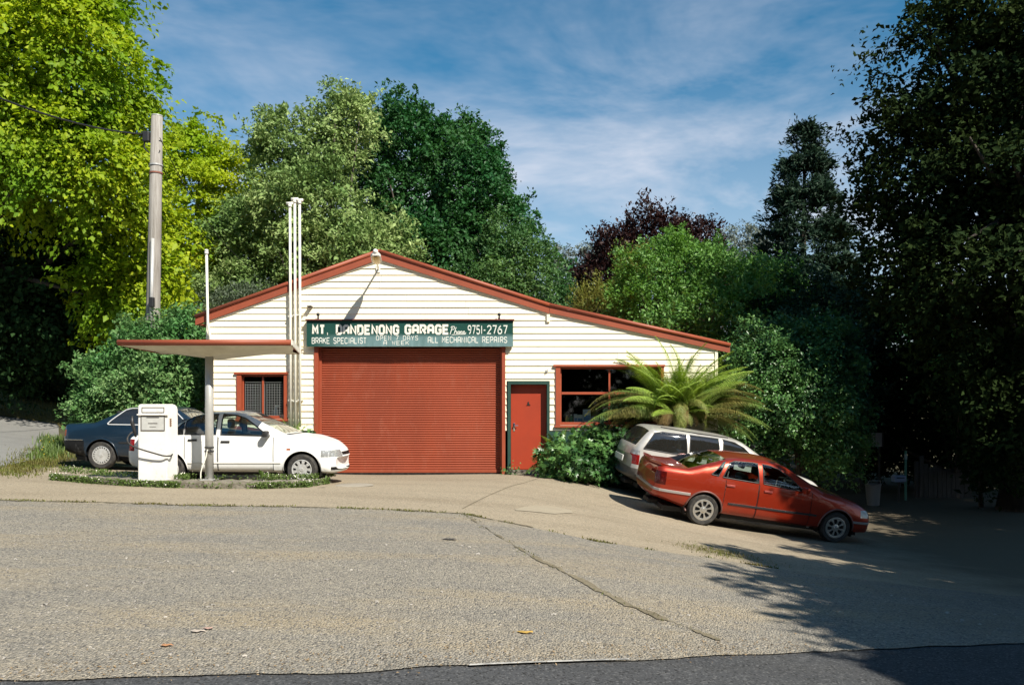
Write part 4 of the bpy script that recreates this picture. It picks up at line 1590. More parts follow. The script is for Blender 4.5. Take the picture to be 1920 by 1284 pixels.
# ------------------------------------------------------------------ utility pole and wires
YPole = 22.6
pb = P(286, 640, YPole)
pt = P(294.5, 219, YPole)
gz = tz(pb.x, YPole)
dirv = (pt - pb) / (pt.z - pb.z)
base = pb + dirv * (gz - pb.z)
pole = empty('utility_pole', base, label='tall weathered timber power pole behind the pump canopy', cat='power pole')
hp_ = pt.z - gz
rb = 13 * YPole / F
bm = BM()
tube(bm, [Vector((0, 0, -0.4)), dirv * (hp_ * 0.33), dirv * (hp_ * 0.66), dirv * hp_], [rb * 1.08, rb * 1.0, rb * .9, rb * .78], 20)
obj('shaft', bm, M['wood'], pole, smooth=True)
bm = BM()
tube(bm, [dirv * hp_, dirv * (hp_ + 0.03)], rb * 0.79, 20)
obj('pole_cap', bm, M['steel'], pole, smooth=True)
bm = BM()
pp = lambda py: dirv * (H + (HZ - py) * YPole / F - gz)
a, b = pp(640), pp(450)
off = Vector((rb * 0.2, -rb - 0.02, 0))
bx_pts = [(a + off), (b + off)]
tube(bm, bx_pts, 0.05, 8)
obj('cable_guard', bm, M['steel'], pole, smooth=True)
bm = BM()
c = pp(569) + Vector((rb * 0.45, -rb - 0.10, 0))
bx(bm, c.x - 0.06, c.x + 0.06, c.y - 0.06, c.y + 0.06, c.z - 0.13, c.z + 0.13, 0.02)
obj('fuse_box', bm, M['plastic'], pole)
bm = BM()
c = pp(258) + Vector((-rb - 0.06, -0.05, 0))
bx(bm, c.x - 0.09, c.x + 0.09, c.y - 0.08, c.y + 0.08, c.z - 0.14, c.z + 0.14, 0.03)
tube(bm, [c + Vector((-.08, 0, 0.05)), c + Vector((-.2, 0, 0.08))], 0.035, 8)
tube(bm, [c + Vector((-.05, 0, -0.05)), c + Vector((-.06, 0, -0.3)), c + Vector((.1, -.1, -.45))], 0.018, 8)
obj('insulator', bm, M['plastic'], pole, smooth=False)
for py, mm in ((310, M['steel']), (325, mat('tag_rust', (0.22, 0.08, 0.05), 0.7))):
    bm = BM()
    c = pp(py)
    r_ = rb * 0.87
    lathe(bm, [(r_ + 0.001, -0.02), (r_ + 0.012, -0.02), (r_ + 0.012, 0.02), (r_ + 0.001, 0.02)], 20)
    bmesh.ops.rotate(bm, verts=bm.verts[:], matrix=Matrix.Rotation(math.pi / 2, 3, 'X'))
    bmesh.ops.translate(bm, verts=bm.verts[:], vec=c)
    obj('strap', bm, mm, pole)


def wire(name, a, b, sag, r, label, n=40):
    a, b = Vector(a), Vector(b)
    o = Vector(a)
    bm = BM()
    pts = []
    for i in range(n + 1):
        t = i / n
        p = a.lerp(b, t) - o
        p.z -= sag * 4 * t * (1 - t)
        pts.append(p)
    tube(bm, pts, r, 6)
    ob = obj(name, bm, M['plastic'], smooth=True)
    ob.location = o
    return tag(ob, label, 'cable')


ic = base + pp(253) + Vector((-rb - 0.15, -0.05, 0))
wire('overhead_cable', P(-260, 60, 14.5), ic, 0.35, 0.022, 'thick black cable coming from the road to the pole top')
wire('service_cable', base + pp(262) + Vector((rb * .8, -.15, 0)), P(470, 500, 30), 0.5, 0.012, 'thin service wire sagging from the pole towards the garage roof')
wire('service_cable', base + pp(285) + Vector((rb * .8, -.15, 0)), P(345, 420, 33), 0.3, 0.012, 'shorter thin wire dropping from the pole into the golden tree')
# ------------------------------------------------------------------ cars
def carpaint(name, c, c2, rough=0.3, metal=0.0, coat=0.6, dust=None):
    return mat(name, c, rough, metal, col2=c2, scale=1.2, lo=0.45, hi=0.75, coat=coat,
               col3=dust, scale3=4.0, lo3=0.55, hi3=0.85)


def ip(pts, x):
    p = np.array(pts, float)
    return np.interp(x, p[:, 0], p[:, 1])


def gsm(xs, v, sig):
    if sig <= 0:
        return v
    w = np.exp(-0.5 * ((xs[:, None] - xs[None, :]) / sig) ** 2)
    dx = np.gradient(xs)
    w = w * dx[None, :]
    return (w * v[None, :]).sum(1) / w.sum(1)


def car_body(c):
    """shell of the car: rows of stations along x, section points across"""
    xr, xf = c['xr'], c['xf']
    xs = np.unique(np.round(np.concatenate([np.linspace(xr, xf, 96), xr + np.array([.008, .02, .035, .06, .09]), xf - np.array([.008, .02, .035, .06, .09]),
                                            np.array(c['marks'])]), 4))
    n = len(xs)
    zt = gsm(xs, ip(c['top'], xs), c.get('sig', 0.05))
    zb = gsm(xs, ip(c['bot'], xs), 0.05)
    zs = gsm(xs, ip(c['belt'], xs), 0.06)
    zs = np.minimum(zs, zt - 0.02)
    W = c['W']
    u = np.where(xs > 0, xs / xf, xs / xr)
    plan = 1 - c.get('tap', 0.13) * np.abs(u) ** 4
    e = np.minimum(xs - xr, xf - xs)
    rr = c.get('rr', 0.13)
    plan = plan * (1 - 0.13 * np.clip(1 - e / rr, 0, 1) ** 2)
    zt = zt - c.get('zr', 0.10) * np.clip(1 - e / 0.07, 0, 1) ** 2
    zs = np.minimum(zs, zt - 0.02)
    zb = zb + 0.05 * np.clip(1 - e / 0.08, 0, 1) ** 2
    wm = W * plan
    wb = wm - 0.05
    ws = wm - 0.035
    hgt = np.maximum(zt - zs, 0.02)
    zre = zs + hgt * 0.92
    wre = ws - c.get('tum', 0.36) * (zre - zs) - 0.02 - 0.05 * np.clip(1 - hgt / 0.2, 0, 1)
    zm = zb + (zs - zb) * 0.55
    seg = (3, 5, 6, 7, 8)
    rows = []
    for i in range(n):
        K = [(0, zb[i]), (wb[i], zb[i]), (wm[i], zm[i]), (ws[i], zs[i]), (wre[i], zre[i]), (0, zt[i])]
        pts = [K[0]]
        for k in range(5):
            for q in range(1, seg[k] + 1):
                t = q / seg[k]
                y = K[k][0] + (K[k + 1][0] - K[k][0]) * t
                z = K[k][1] + (K[k + 1][1] - K[k][1]) * t
                if k == 1:
                    y += 0.022 * math.sin(t * math.pi) * min(1, (zm[i] - zb[i]) / .25)
                if k == 2:
                    y += 0.012 * math.sin(t * math.pi)
                if k == 3:
                    y += 0.025 * math.sin(t * math.pi) * min(1, hgt[i] / 0.3)
                if k == 4:
                    z = K[4][1] + (K[5][1] - K[4][1]) * math.sin(t * math.pi / 2)
                pts.append((y, z))
        p = np.array(pts)
        for _ in range(2):
            q = p.copy()
            q[1:-1] = p[1:-1] * 0.5 + (p[:-2] + p[2:]) * 0.25
            q[1:3] = p[1:3]
            p = q
        rows.append(p)
    R = np.array(rows)
    m = R.shape[1]
    bm = BM()
    li, lj = bm.faces.layers.int.new('i'), bm.faces.layers.int.new('j')
    right = [[None] * m for _ in range(n)]
    left = [[None] * m for _ in range(n)]
    fk = c.get('bowf', 0.16)
    rk = c.get('bowr', 0.10)
    for i in range(n):
        for j in range(m):
            y, z = R[i, j]
            x = xs[i]
            b = 0
            if x > xf - 0.55:
                b = -fk * ((x - xf + 0.55) / 0.55) ** 2
            elif x < xr + 0.45:
                b = rk * ((xr + 0.45 - x) / 0.45) ** 2
            xx = x + b * (y / W) ** 2
            right[i][j] = bm.verts.new((xx, -y, z))
            left[i][j] = right[i][j] if j in (0, m - 1) else bm.verts.new((xx, y, z))
    for i in range(n - 1):
        for j in range(m - 1):
            f = bm.faces.new((right[i][j], right[i + 1][j], right[i + 1][j + 1], right[i][j + 1]))
            f[li], f[lj] = i, j
            f = bm.faces.new((left[i][j], left[i][j + 1], left[i + 1][j + 1], left[i + 1][j]))
            f[li], f[lj] = i, j
    for i, s in ((0, 1), (n - 1, -1)):
        for j in range(m - 1):
            q = [right[i][j], right[i][j + 1], left[i][j + 1], left[i][j]]
            q = [v for k, v in enumerate(q) if v not in q[:k]]
            if len(q) >= 3:
                f = bm.faces.new(q if s > 0 else q[::-1])
                f[li], f[lj] = (-1 if i == 0 else n), j
    bmesh.ops.recalc_face_normals(bm, faces=bm.faces[:])
    jre = sum(seg[:4])
    return bm, xs, jre, m, li, lj


def cut(bm, planes, sel):
    """bisect the chosen faces with the planes, give back those inside all of them"""
    for co, no in planes:
        fs = [f for f in bm.faces if sel(f.calc_center_median())]
        g = list({v for f in fs for v in f.verts} | {e for f in fs for e in f.edges}) + fs
        bmesh.ops.bisect_plane(bm, geom=g, plane_co=co, plane_no=no, clear_inner=False, clear_outer=False)
    P_ = [(Vector(co), Vector(no)) for co, no in planes]
    res = []
    for f in bm.faces:
        ctr = f.calc_center_median()
        if sel(ctr) and all((ctr - co).dot(no) < 0 for co, no in P_):
            res.append(f)
    return res


def planes_xz(poly):
    """planes of a convex outline in (x, z), normals outwards"""
    p = [Vector((a, 0, b)) for a, b in poly]
    ctr = sum(p, Vector()) / len(p)
    res = []
    for i in range(len(p)):
        a, b = p[i], p[(i + 1) % len(p)]
        d = b - a
        no = Vector((d.z, 0, -d.x)).normalized()
        if (ctr - a).dot(no) > 0:
            no = -no
        res.append((a, no))
    return res


def take(bm, faces):
    """move faces into a new bmesh"""
    nb = BM()
    mp = {}
    for f in faces:
        vs_ = []
        for v in f.verts:
            if v not in mp:
                mp[v] = nb.verts.new(v.co)
            vs_.append(mp[v])
        try:
            nb.faces.new(vs_)
        except ValueError:
            pass
    bmesh.ops.delete(bm, geom=faces, context='FACES')
    return nb


def wheel(parent, x, y, r, w, c, out):
    """out = -1: outer face towards -y"""
    wh = empty('wheel', (x, y, r))
    wh.parent = parent
    wh.rotation_euler = (0, random.uniform(0, 1), 0 if out < 0 else math.pi)
    rr = c['rim']
    bm = BM()
    prof = [(rr, -w / 2 + .015), (rr + 0.012, -w / 2), (r - 0.035, -w / 2 - 0.004), (r - 0.008, -w / 2 + 0.03), (r, -w / 2 + 0.05), (r, w / 2 - 0.05), (r - 0.02, w / 2 - 0.01), (rr + .01, w / 2), (rr, w / 2 - .01)]
    lathe(bm, prof, 36)
    obj('tyre', bm, M['rubber'], wh, ang=40)
    # rim: ring, hub and spokes over a dark backing
    bm = BM()
    y0 = -w / 2 + 0.012
    lathe(bm, [(rr, y0 + .02), (rr, y0 - 0.006), (rr - 0.012, y0 - 0.010), (c['r1'], y0 - 0.002), (c['r1'] - 0.004, y0 + 0.03)], 40)
    r0, r1, ns, fr = c['r0'], c['r1'], c['ns'], c['fr']
    lathe(bm, [(0, y0 - 0.022), (0.03, y0 - 0.022), (0.036, y0 - 0.012), (r0, y0 - 0.004), (r0, y0 + 0.025)], 40)
    for k in range(ns):
        a = 2 * math.pi * k / ns
        ha0, ha1 = math.pi / ns * fr, math.pi / ns * c.get('fr1', fr)
        q = []
        for rad, ha, yy in ((r0 - 0.003, ha0, y0 - 0.004), ((r0 + r1) / 2, (ha0 + ha1) / 2 * c.get('waist', 1), y0 - 0.010), (r1 + 0.003, ha1, y0 - 0.003)):
            q.append([bm.verts.new((rad * math.cos(a + s_ * ha), yy + dy, rad * math.sin(a + s_ * ha))) for s_, dy in ((-1, 0.015), (-.8, 0), (.8, 0), (1, 0.015))])
        for i in range(2):
            for j in range(3):
                bm.faces.new((q[i][j], q[i][j + 1], q[i + 1][j + 1], q[i + 1][j]))
    bmesh.ops.recalc_face_normals(bm, faces=bm.faces[:])
    obj(c.get('rimname', 'rim'), bm, c['rimmat'], wh, ang=35)
    bm = BM()
    lathe(bm, [(0, y0 + 0.03), (rr - 0.002, y0 + 0.03), (rr - 0.002, y0 + 0.05), (0, y0 + 0.05)], 28)
    obj('brake_backing', bm, M['black'], wh)
    return wh


def build_car(c):
    root = empty('parked_car', c['loc'], c['rot'], label=c['label'], cat='car', group='cars parked around the garage')
    bm, xs, jre, m, li, lj = car_body(c)
    bvh = BVHTree.FromBMesh(bm)
    W = c['W']

    def surf(x, z, s=-1):
        h = bvh.ray_cast(Vector((x, s * 2.0, z)), Vector((0, -s, 0)))
        return h[0].y if h[0] is not None else s * W

    paint = c['paint']
    # wheel arches
    for ax in c['axles']:
        R_ = c['r'] + c.get('gap', 0.055)
        pts = [(ax + R_ * math.cos(a), c['r'] + R_ * math.sin(a)) for a in np.linspace(0, math.pi, 15)] + [(ax - R_ * 0.97, 0.0), (ax + R_ * 0.97, 0.0)]
        fs = cut(bm, planes_xz(pts), lambda v: abs(v.y) > 0.5 and abs(v.x - ax) < 0.6 and v.z < 0.95)
        bmesh.ops.delete(bm, geom=fs, context='FACES')
    # windscreen and rear window from whole station rows
    def screen(nm, a, b, m_, jo=1, edge=0.0):
        fs = [f for f in bm.faces if f[lj] >= jre + jo and 0 <= f[li] < len(xs) - 1 and a < (xs[f[li]] + xs[f[li] + 1]) / 2 < b]
        nb = take(bm, fs)
        return obj(nm, nb, m_, root, smooth=True)
    screen('windscreen', *c['ws'], c['glass'])
    screen('rear_window', *c['rw'], c['glass'])
    # side windows: both sides, each its own pane, with a dark seal
    for poly in c['windows']:
        for s in (-1, 1):
            fs = cut(bm, planes_xz(poly), lambda v: v.y * s > 0.3 and v.z > 0.7)
            if fs:
                obj('side_window', take(bm, fs), c['glass'], root, smooth=True)
            if s < 0 or c.get('both'):
                b2 = BM()
                pp_ = []
                for i in range(len(poly)):
                    a, b = poly[i], poly[(i + 1) % len(poly)]
                    nseg = max(2, int(math.hypot(b[0] - a[0], b[1] - a[1]) / 0.08))
                    for k in range(nseg):
                        t = k / nseg
                        x, z = a[0] + (b[0] - a[0]) * t, a[1] + (b[1] - a[1]) * t
                        pp_.append(Vector((x, surf(x, z, s), z)))
                pp_.append(pp_[0])
                tube(b2, pp_, c.get('seal_r', 0.011), 6, cap=False)
                obj('window_seal', b2, c.get('seal', M['plastic']), root, smooth=True)
    # lamps and other coloured areas
    for nm, m_, x0, x1, z0, z1, ymin, ymax in c['zones']:
        for s in (-1, 1):
            pl = [((x0, 0, 0), (-1, 0, 0)), ((x1, 0, 0), (1, 0, 0)), ((0, 0, z0), (0, 0, -1)), ((0, 0, z1), (0, 0, 1)),
                  ((0, s * ymin, 0), (0, -s, 0)), ((0, s * ymax, 0), (0, s, 0))]
            fs = cut(bm, pl, lambda v: x0 - .12 < v.x < x1 + .12 and z0 - .12 < v.z < z1 + .12 and (ymin - .1) < v.y * s < (ymax + .1))
            if fs:
                nb = take(bm, fs)
                bmesh.ops.solidify(nb, geom=nb.faces[:], thickness=-0.012)
                bmesh.ops.recalc_face_normals(nb, faces=nb.faces[:])
                obj(nm, nb, m_, root, ang=40)
    # doors: panels below the belt with open seams
    for (x0, x1, z0, z1) in c['doors']:
        for s in (-1, 1):
            g = 0.006
            near = lambda v: v.y * s > W * 0.72 and x0 - .15 < v.x < x1 + .15 and z0 - .1 < v.z < z1 + 0.1
            out = [((x0 - g, 0, 0), (-1, 0, 0)), ((x1 + g, 0, 0), (1, 0, 0)), ((0, 0, z0 - g), (0, 0, -1)), ((0, 0, z1), (0, 0, 1))]
            inn = [((x0 + g, 0, 0), (-1, 0, 0)), ((x1 - g, 0, 0), (1, 0, 0)), ((0, 0, z0 + g), (0, 0, -1)), ((0, 0, z1), (0, 0, 1))]
            cut(bm, out, near)
            fi = cut(bm, inn, near)
            door = obj('door', take(bm, fi), paint, root, smooth=True)
            fo = [f for f in bm.faces if near(f.calc_center_median()) and x0 - g < f.calc_center_median().x < x1 + g and z0 - g < f.calc_center_median().z < z1 and
                  (min(abs(f.calc_center_median().x - x0), abs(f.calc_center_median().x - x1)) < g or abs(f.calc_center_median().z - z0) < g)]
            nb = take(bm, fo)
            for v in nb.verts:
                v.co.y -= s * 0.008
            obj('door_seam', nb, M['black'], root)
            hx_, hz_ = c['handles'][c['doors'].index((x0, x1, z0, z1))]
            yy = surf(hx_, hz_, s)
            b2 = BM()
            bx(b2, hx_ - 0.085, hx_ + 0.085, min(yy, yy + s * 0.022), max(yy, yy + s * 0.022), hz_ - 0.018, hz_ + 0.022, 0.008)
            h_ = obj('handle', b2, c.get('handlemat', M['plastic']), door, ang=35)
    # body shell
    body = obj('body', bm, paint, root, ang=32)
    # trim strips along the side: (name, mat, x0,x1, z0, z1, height, depth)
    for nm, m_, x0, x1, za, zb, hh, dp in c.get('strips', []):
        for s in (-1, 1):
            b2 = BM()
            N = 16
            rw = []
            for k in range(N + 1):
                t = k / N
                x, z = x0 + (x1 - x0) * t, za + (zb - za) * t
                y = surf(x, z, s)
                rw.append([b2.verts.new((x, y - s * 0.01, z + hh / 2)), b2.verts.new((x, y + s * dp, z + hh * 0.35)), b2.verts.new((x, y + s * dp, z - hh * 0.35)), b2.verts.new((x, y - s * 0.01, z - hh / 2))])
            for k in range(N):
                for j in range(3):
                    b2.faces.new((rw[k][j], rw[k][j + 1], rw[k + 1][j + 1], rw[k + 1][j]))
            b2.faces.new(rw[0])
            b2.faces.new(rw[-1][::-1])
            bmesh.ops.recalc_face_normals(b2, faces=b2.faces[:])
            obj(nm, b2, m_, root)
    # strips round the rear end
    for nm, m_, z, hh, dp, xin in c.get('rear_strips', []):
        b2 = BM()
        rw = []
        side = [(x, -1) for x in np.linspace(xin, c['xr'] + 0.07, 10)]
        pts_ = [Vector((x, surf(x, z, -1), z)) for x, _ in side]
        ys_ = np.linspace(pts_[-1].y * 0.94, -pts_[-1].y * 0.94, 15)
        mid = []
        for y in ys_:
            h = bvh.ray_cast(Vector((c['xr'] - 1, y, z)), Vector((1, 0, 0)))
            if h[0] is not None:
                mid.append(h[0].copy())
        allp = pts_ + mid + [Vector((p.x, -p.y, p.z)) for p in reversed(pts_)]
        for k, p in enumerate(allp):
            a = allp[max(0, k - 1)]
            b = allp[min(len(allp) - 1, k + 1)]
            t = (b - a).normalized()
            no = Vector((t.y, -t.x, 0)).normalized()
            if no.dot(Vector((p.x + 1.4, p.y, 0))) < 0:
                no = -no
            rw.append([b2.verts.new(p - no * .01 + Vector((0, 0, hh / 2))), b2.verts.new(p + no * dp + Vector((0, 0, hh * .35))), b2.verts.new(p + no * dp - Vector((0, 0, hh * .35))), b2.verts.new(p - no * .01 - Vector((0, 0, hh / 2)))])
        for k in range(len(rw) - 1):
            for j in range(3):
                b2.faces.new((rw[k][j], rw[k][j + 1], rw[k + 1][j + 1], rw[k + 1][j]))
        bmesh.ops.recalc_face_normals(b2, faces=b2.faces[:])
        obj(nm, b2, m_, root)
    # arch lips, liners, wheels
    for ax in c['axles']:
        R_ = c['r'] + c.get('gap', 0.055)
        for s in (-1, 1):
            b2 = BM()
            pts_ = []
            for a in np.linspace(-0.15, math.pi + 0.15, 25):
                x, z = ax + R_ * math.cos(a), max(c['bot'][0][1] * 0 + 0.2, c['r'] + R_ * math.sin(a))
                pts_.append(Vector((x, surf(x * 1.0, z, s), z)))
            tube(b2, pts_, c.get('lip', 0.014), 6)
            obj('arch_lip', b2, c.get('lipmat', paint), root, smooth=True)
            b2 = BM()
            N = 18
            rw = []
            for a in np.linspace(-0.4, math.pi + 0.4, N + 1):
                x, z = ax + (R_ + 0.01) * math.cos(a), c['r'] + (R_ + 0.01) * math.sin(a)
                rw.append([b2.verts.new((x, s * (W - 0.035), z)), b2.verts.new((x, s * (W - 0.42), z))])
            for k in range(N):
                b2.faces.new((rw[k][0], rw[k][1], rw[k + 1][1], rw[k + 1][0]))
            b2.faces.new([r_[1] for r_ in rw])
            obj('wheel_arch_liner', b2, M['black'], root)
            wheel(root, ax, s * (W - 0.115), c['r'], 0.19, c['wheel'], s)
    # cabin: floor, seats, dashboard, steering wheel
    cz = c['cz']
    b2 = BM()
    x0, x1 = c['cab']
    bx(b2, x0, x1, -W + .12, W - .12, 0.22, 0.30)
    bx(b2, x1 - 0.12, x1 + 0.25, -W + .16, W - .16, 0.5, cz + 0.50, 0.04)
    obj('dashboard', b2, M['dark'], root)
    seatm = c.get('seat', M['dark'])

    def seat(x, y, w, nm):
        b3 = BM()
        bx(b3, x - 0.05, x + 0.45, y - w / 2, y + w / 2, 0.32, 0.48, 0.05)
        n0 = len(b3.verts)
        bx(b3, -0.07, 0.07, y - w / 2, y + w / 2, 0.0, 0.56, 0.05)
        nv = b3.verts[:][n0:]
        bmesh.ops.rotate(b3, verts=nv, matrix=Matrix.Rotation(math.radians(-18), 3, 'Y'), cent=(0, 0, 0))
        bmesh.ops.translate(b3, verts=nv, vec=(x - 0.02, 0, 0.42))
        for yy in ([y] if w < 0.8 else [y - w * .3, y + w * .3]):
            n0 = len(b3.verts)
            bx(b3, x - 0.27, x - 0.18, yy - 0.12, yy + 0.12, cz + 0.60, cz + 0.78, 0.035)
        obj(nm, b3, seatm, root, ang=40)
    for s in (-1, 1):
        seat(c['sx'], s * 0.36, 0.5, 'seat')
    seat(c['rsx'], 0, 1.2, 'rear_seat')
    b2 = BM()
    N, r_ = 24, 0.185
    ring = [Vector((c['stx'] + r_ * math.sin(a) * 0.4, -0.36 + r_ * math.cos(a), cz + 0.50 + r_ * math.sin(a) * 0.92)) for a in np.linspace(0, 2 * math.pi, N)]
    tube(b2, ring, 0.016, 6)
    for a in (0.2, math.pi - .2, -math.pi / 2):
        tube(b2, [Vector((c['stx'], -0.36, cz + .50)), Vector((c['stx'] + r_ * math.sin(a) * .4, -0.36 + r_ * math.cos(a), cz + .50 + r_ * math.sin(a) * .92))], 0.018, 6)
    obj('steering_wheel', b2, c.get('swmat', M['plastic']), root, smooth=True)
    # mirrors
    for s in (-1, 1):
        x, z = c['mirror']
        y = surf(x, z, s)
        b2 = BM()
        bx(b2, x - 0.05, x + 0.06, min(y + s * .04, y + s * 0.21), max(y + s * .04, y + s * .21), z - 0.02, z + 0.10, 0.03)
        bx(b2, x - 0.01, x + 0.05, min(y - s * .02, y + s * 0.05), max(y - s * .02, y + s * .05), z - 0.02, z + 0.03, 0.01)
        obj('wing_mirror', b2, c.get('mirmat', M['plastic']), root, ang=40)
    b2 = BM()
    bx(b2, c['stx'] + .22, c['stx'] + .25, -0.12, 0.12, cz + .80, cz + .86, 0.01)
    obj('rear_view_mirror', b2, M['plastic'], root)
    # underside
    b2 = BM()
    bx(b2, c['xr'] + .3, c['xf'] - .3, -W + .25, W - .25, 0.17, 0.26)
    bx(b2, c['xr'] + 0.1, c['xr'] + .5, -.25, .1, 0.2, 0.3, 0.03)
    for ax in c['axles']:
        tube(b2, [(ax, -W + .1, c['r']), (ax, W - .1, c['r'])], 0.04, 8)
    obj('chassis', b2, M['black'], root)
    return root, surf


def place(xl, za, Yn, yaw, W):
    """centre of a car from the side facing the road"""
    return None


LENS = mat('clear_lens', (0.55, 0.56, 0.55), 0.12, 0.2, coat=0.6)
REDL = mat('red_lens', (0.42, 0.012, 0.008), 0.15, coat=0.6)
DRED = mat('dark_red_lens', (0.12, 0.008, 0.006), 0.15, coat=0.6)
ORL = mat('orange_lens', (0.62, 0.14, 0.015), 0.2, coat=0.5)

# ---- white sedan by the pump
Yw = 16.03
ctr = Vector((fx(440, Yw), Yw + 0.845, (tz(fx(315, Yw), Yw) + tz(fx(565, Yw), Yw)) / 2))
white = dict(
    loc=ctr + Vector((0, 0, 0.0)), rot=(0, 0, math.radians(0)), label='white four door sedan parked behind the petrol pump', W=0.845, xr=-2.14, xf=1.97,
    top=[(-2.14, .80), (-2.10, .88), (-2.04, .935), (-1.42, 1.01), (-0.80, 1.345), (-.5, 1.395), (-.1, 1.40), (.12, 1.375), (.92, .955), (1.3, .915), (1.70, .80), (1.90, .67), (1.97, .57)],
    bot=[(-2.14, .36), (-1.9, .28), (-1.6, .21), (1.6, .20), (1.85, .20), (1.97, .25)],
    belt=[(-2.14, .86), (-1.2, .935), (0, .92), (.8, .885), (1.3, .85), (1.97, .55)], tum=0.36,
    marks=[-1.42, -0.80, .12, .92], ws=(.15, .90), rw=(-1.40, -.82), axles=(-1.25, 1.25), r=.292, gap=.06, bowf=.2,
    windows=[[(-1.21, .955), (-1.02, 1.16), (-.985, 1.185), (-.985, .955)], [(-.955, .955), (-.955, 1.205), (-.84, 1.275), (-.62, 1.322), (-.37, 1.335), (-.37, .95)], [(-.275, 1.335), (-.02, 1.315), (.17, 1.25), (.33, 1.14), (.60, .94), (.60, .925), (-.275, .945)]],
    glass=M['carglass'], seal_r=0.013,
    zones=[('tail_lamp', REDL, -2.3, -1.92, .64, .86, .48, .9), ('headlight', LENS, 1.60, 2.2, .52, .655, .36, .9), ('indicator', ORL, .97, 1.04, .655, .69, .7, .9),
           ('bumper_grille', M['plastic'], 1.78, 2.2, .27, .335, .1, .78), ('grille', M['plastic'], 1.78, 2.2, .545, .61, .0, .35)],
    doors=[(-.95, -.33, .27, .915), (-.315, .72, .27, .90)], handles=[(-.80, .845), (-.18, .815)],
    strips=[('lower_moulding', mat('white_mould', (.62, .61, .57), .5), -.88, .86, .42, .42, .03, .012)],
    paint=carpaint('white_car_paint', (.80, .80, .78), (.77, .77, .74), .35, coat=.25, dust=(.70, .67, .61)),
    wheel=dict(rim=.19, r0=.105, r1=.165, ns=9, fr=.62, rimmat=M['hubcap'], rimname='hubcap'),
    cz=.46, cab=(-1.2, .75), sx=.0, rsx=-.88, stx=.42, mirror=(.60, .925), seat=mat('grey_seat', (.22, .22, .22), .8), lip=0.008, both=True)
build_car(white)

# ---- blue coupe behind
Yb_ = 18.35
gb = mat('dust', (.3, .28, .24), .8)
axl = fx(188, Yb_)
blue = dict(
    loc=Vector((axl + 1.285, Yb_ + .81, tz(axl, Yb_) + 0.005)), rot=(0, math.radians(1.0), 0), label='old dark blue two door sedan partly hidden behind the pump', W=.81, xr=-2.22, xf=2.05,
    sig=.025, zr=.05, top=[(-2.22, .93), (-2.15, .975), (-1.50, 1.005), (-.80, 1.36), (-.45, 1.385), (.1, 1.385), (.25, 1.36), (.85, .98), (1.4, .94), (1.95, .86), (2.05, .7)],
    bot=[(-2.22, .36), (-1.9, .28), (-1.6, .22), (1.6, .20), (2.05, .28)], belt=[(-2.22, .86), (-1.2, .92), (.8, .90), (2.05, .80)], tap=.09,
    marks=[-1.5, -.8, .25, .85], ws=(.28, .83), rw=(-1.48, -.83), axles=(-1.285, 1.285), r=.302, gap=.05,
    windows=[[(-1.17, .985), (-1.10, 1.06), (-.84, 1.285), (-.72, 1.32), (-.45, 1.325), (-.30, 1.325), (-.30, .965), (-1.15, .965)], [(-.24, 1.325), (.15, 1.31), (.3, 1.22), (.62, .95), (-.24, .96)]],
    glass=M['tint'], seal=mat('bright_trim', (.62, .63, .63), .3, .2), seal_r=.013,
    zones=[('tail_lamp', ORL, -2.35, -2.07, .70, .84, .5, .9), ('headlight', LENS, 1.9, 2.2, .6, .76, .3, .8), ('rear_bumper', M['plastic'], -2.4, -1.66, .28, .60, .0, .9)],
    doors=[(-.30, .85, .27, .93)], handles=[(-.15, .84)],
    strips=[('chrome_strip', M['chrome'], -2.1, -1.68, .625, .625, .022, .014), ('side_strip', M['plastic'], -.9, .9, .58, .58, .04, .012)],
    paint=carpaint('blue_car_paint', (.006, .018, .034), (.008, .021, .038), .28, .1, dust=(.018, .030, .044)),
    wheel=dict(rim=.195, r0=.145, r1=.178, ns=20, fr=.5, rimmat=M['hubcap'], rimname='hubcap'),
    cz=.48, cab=(-1.15, .75), sx=.05, rsx=-.85, stx=.45, mirror=(.55, .96), lip=.016)
build_car(blue)

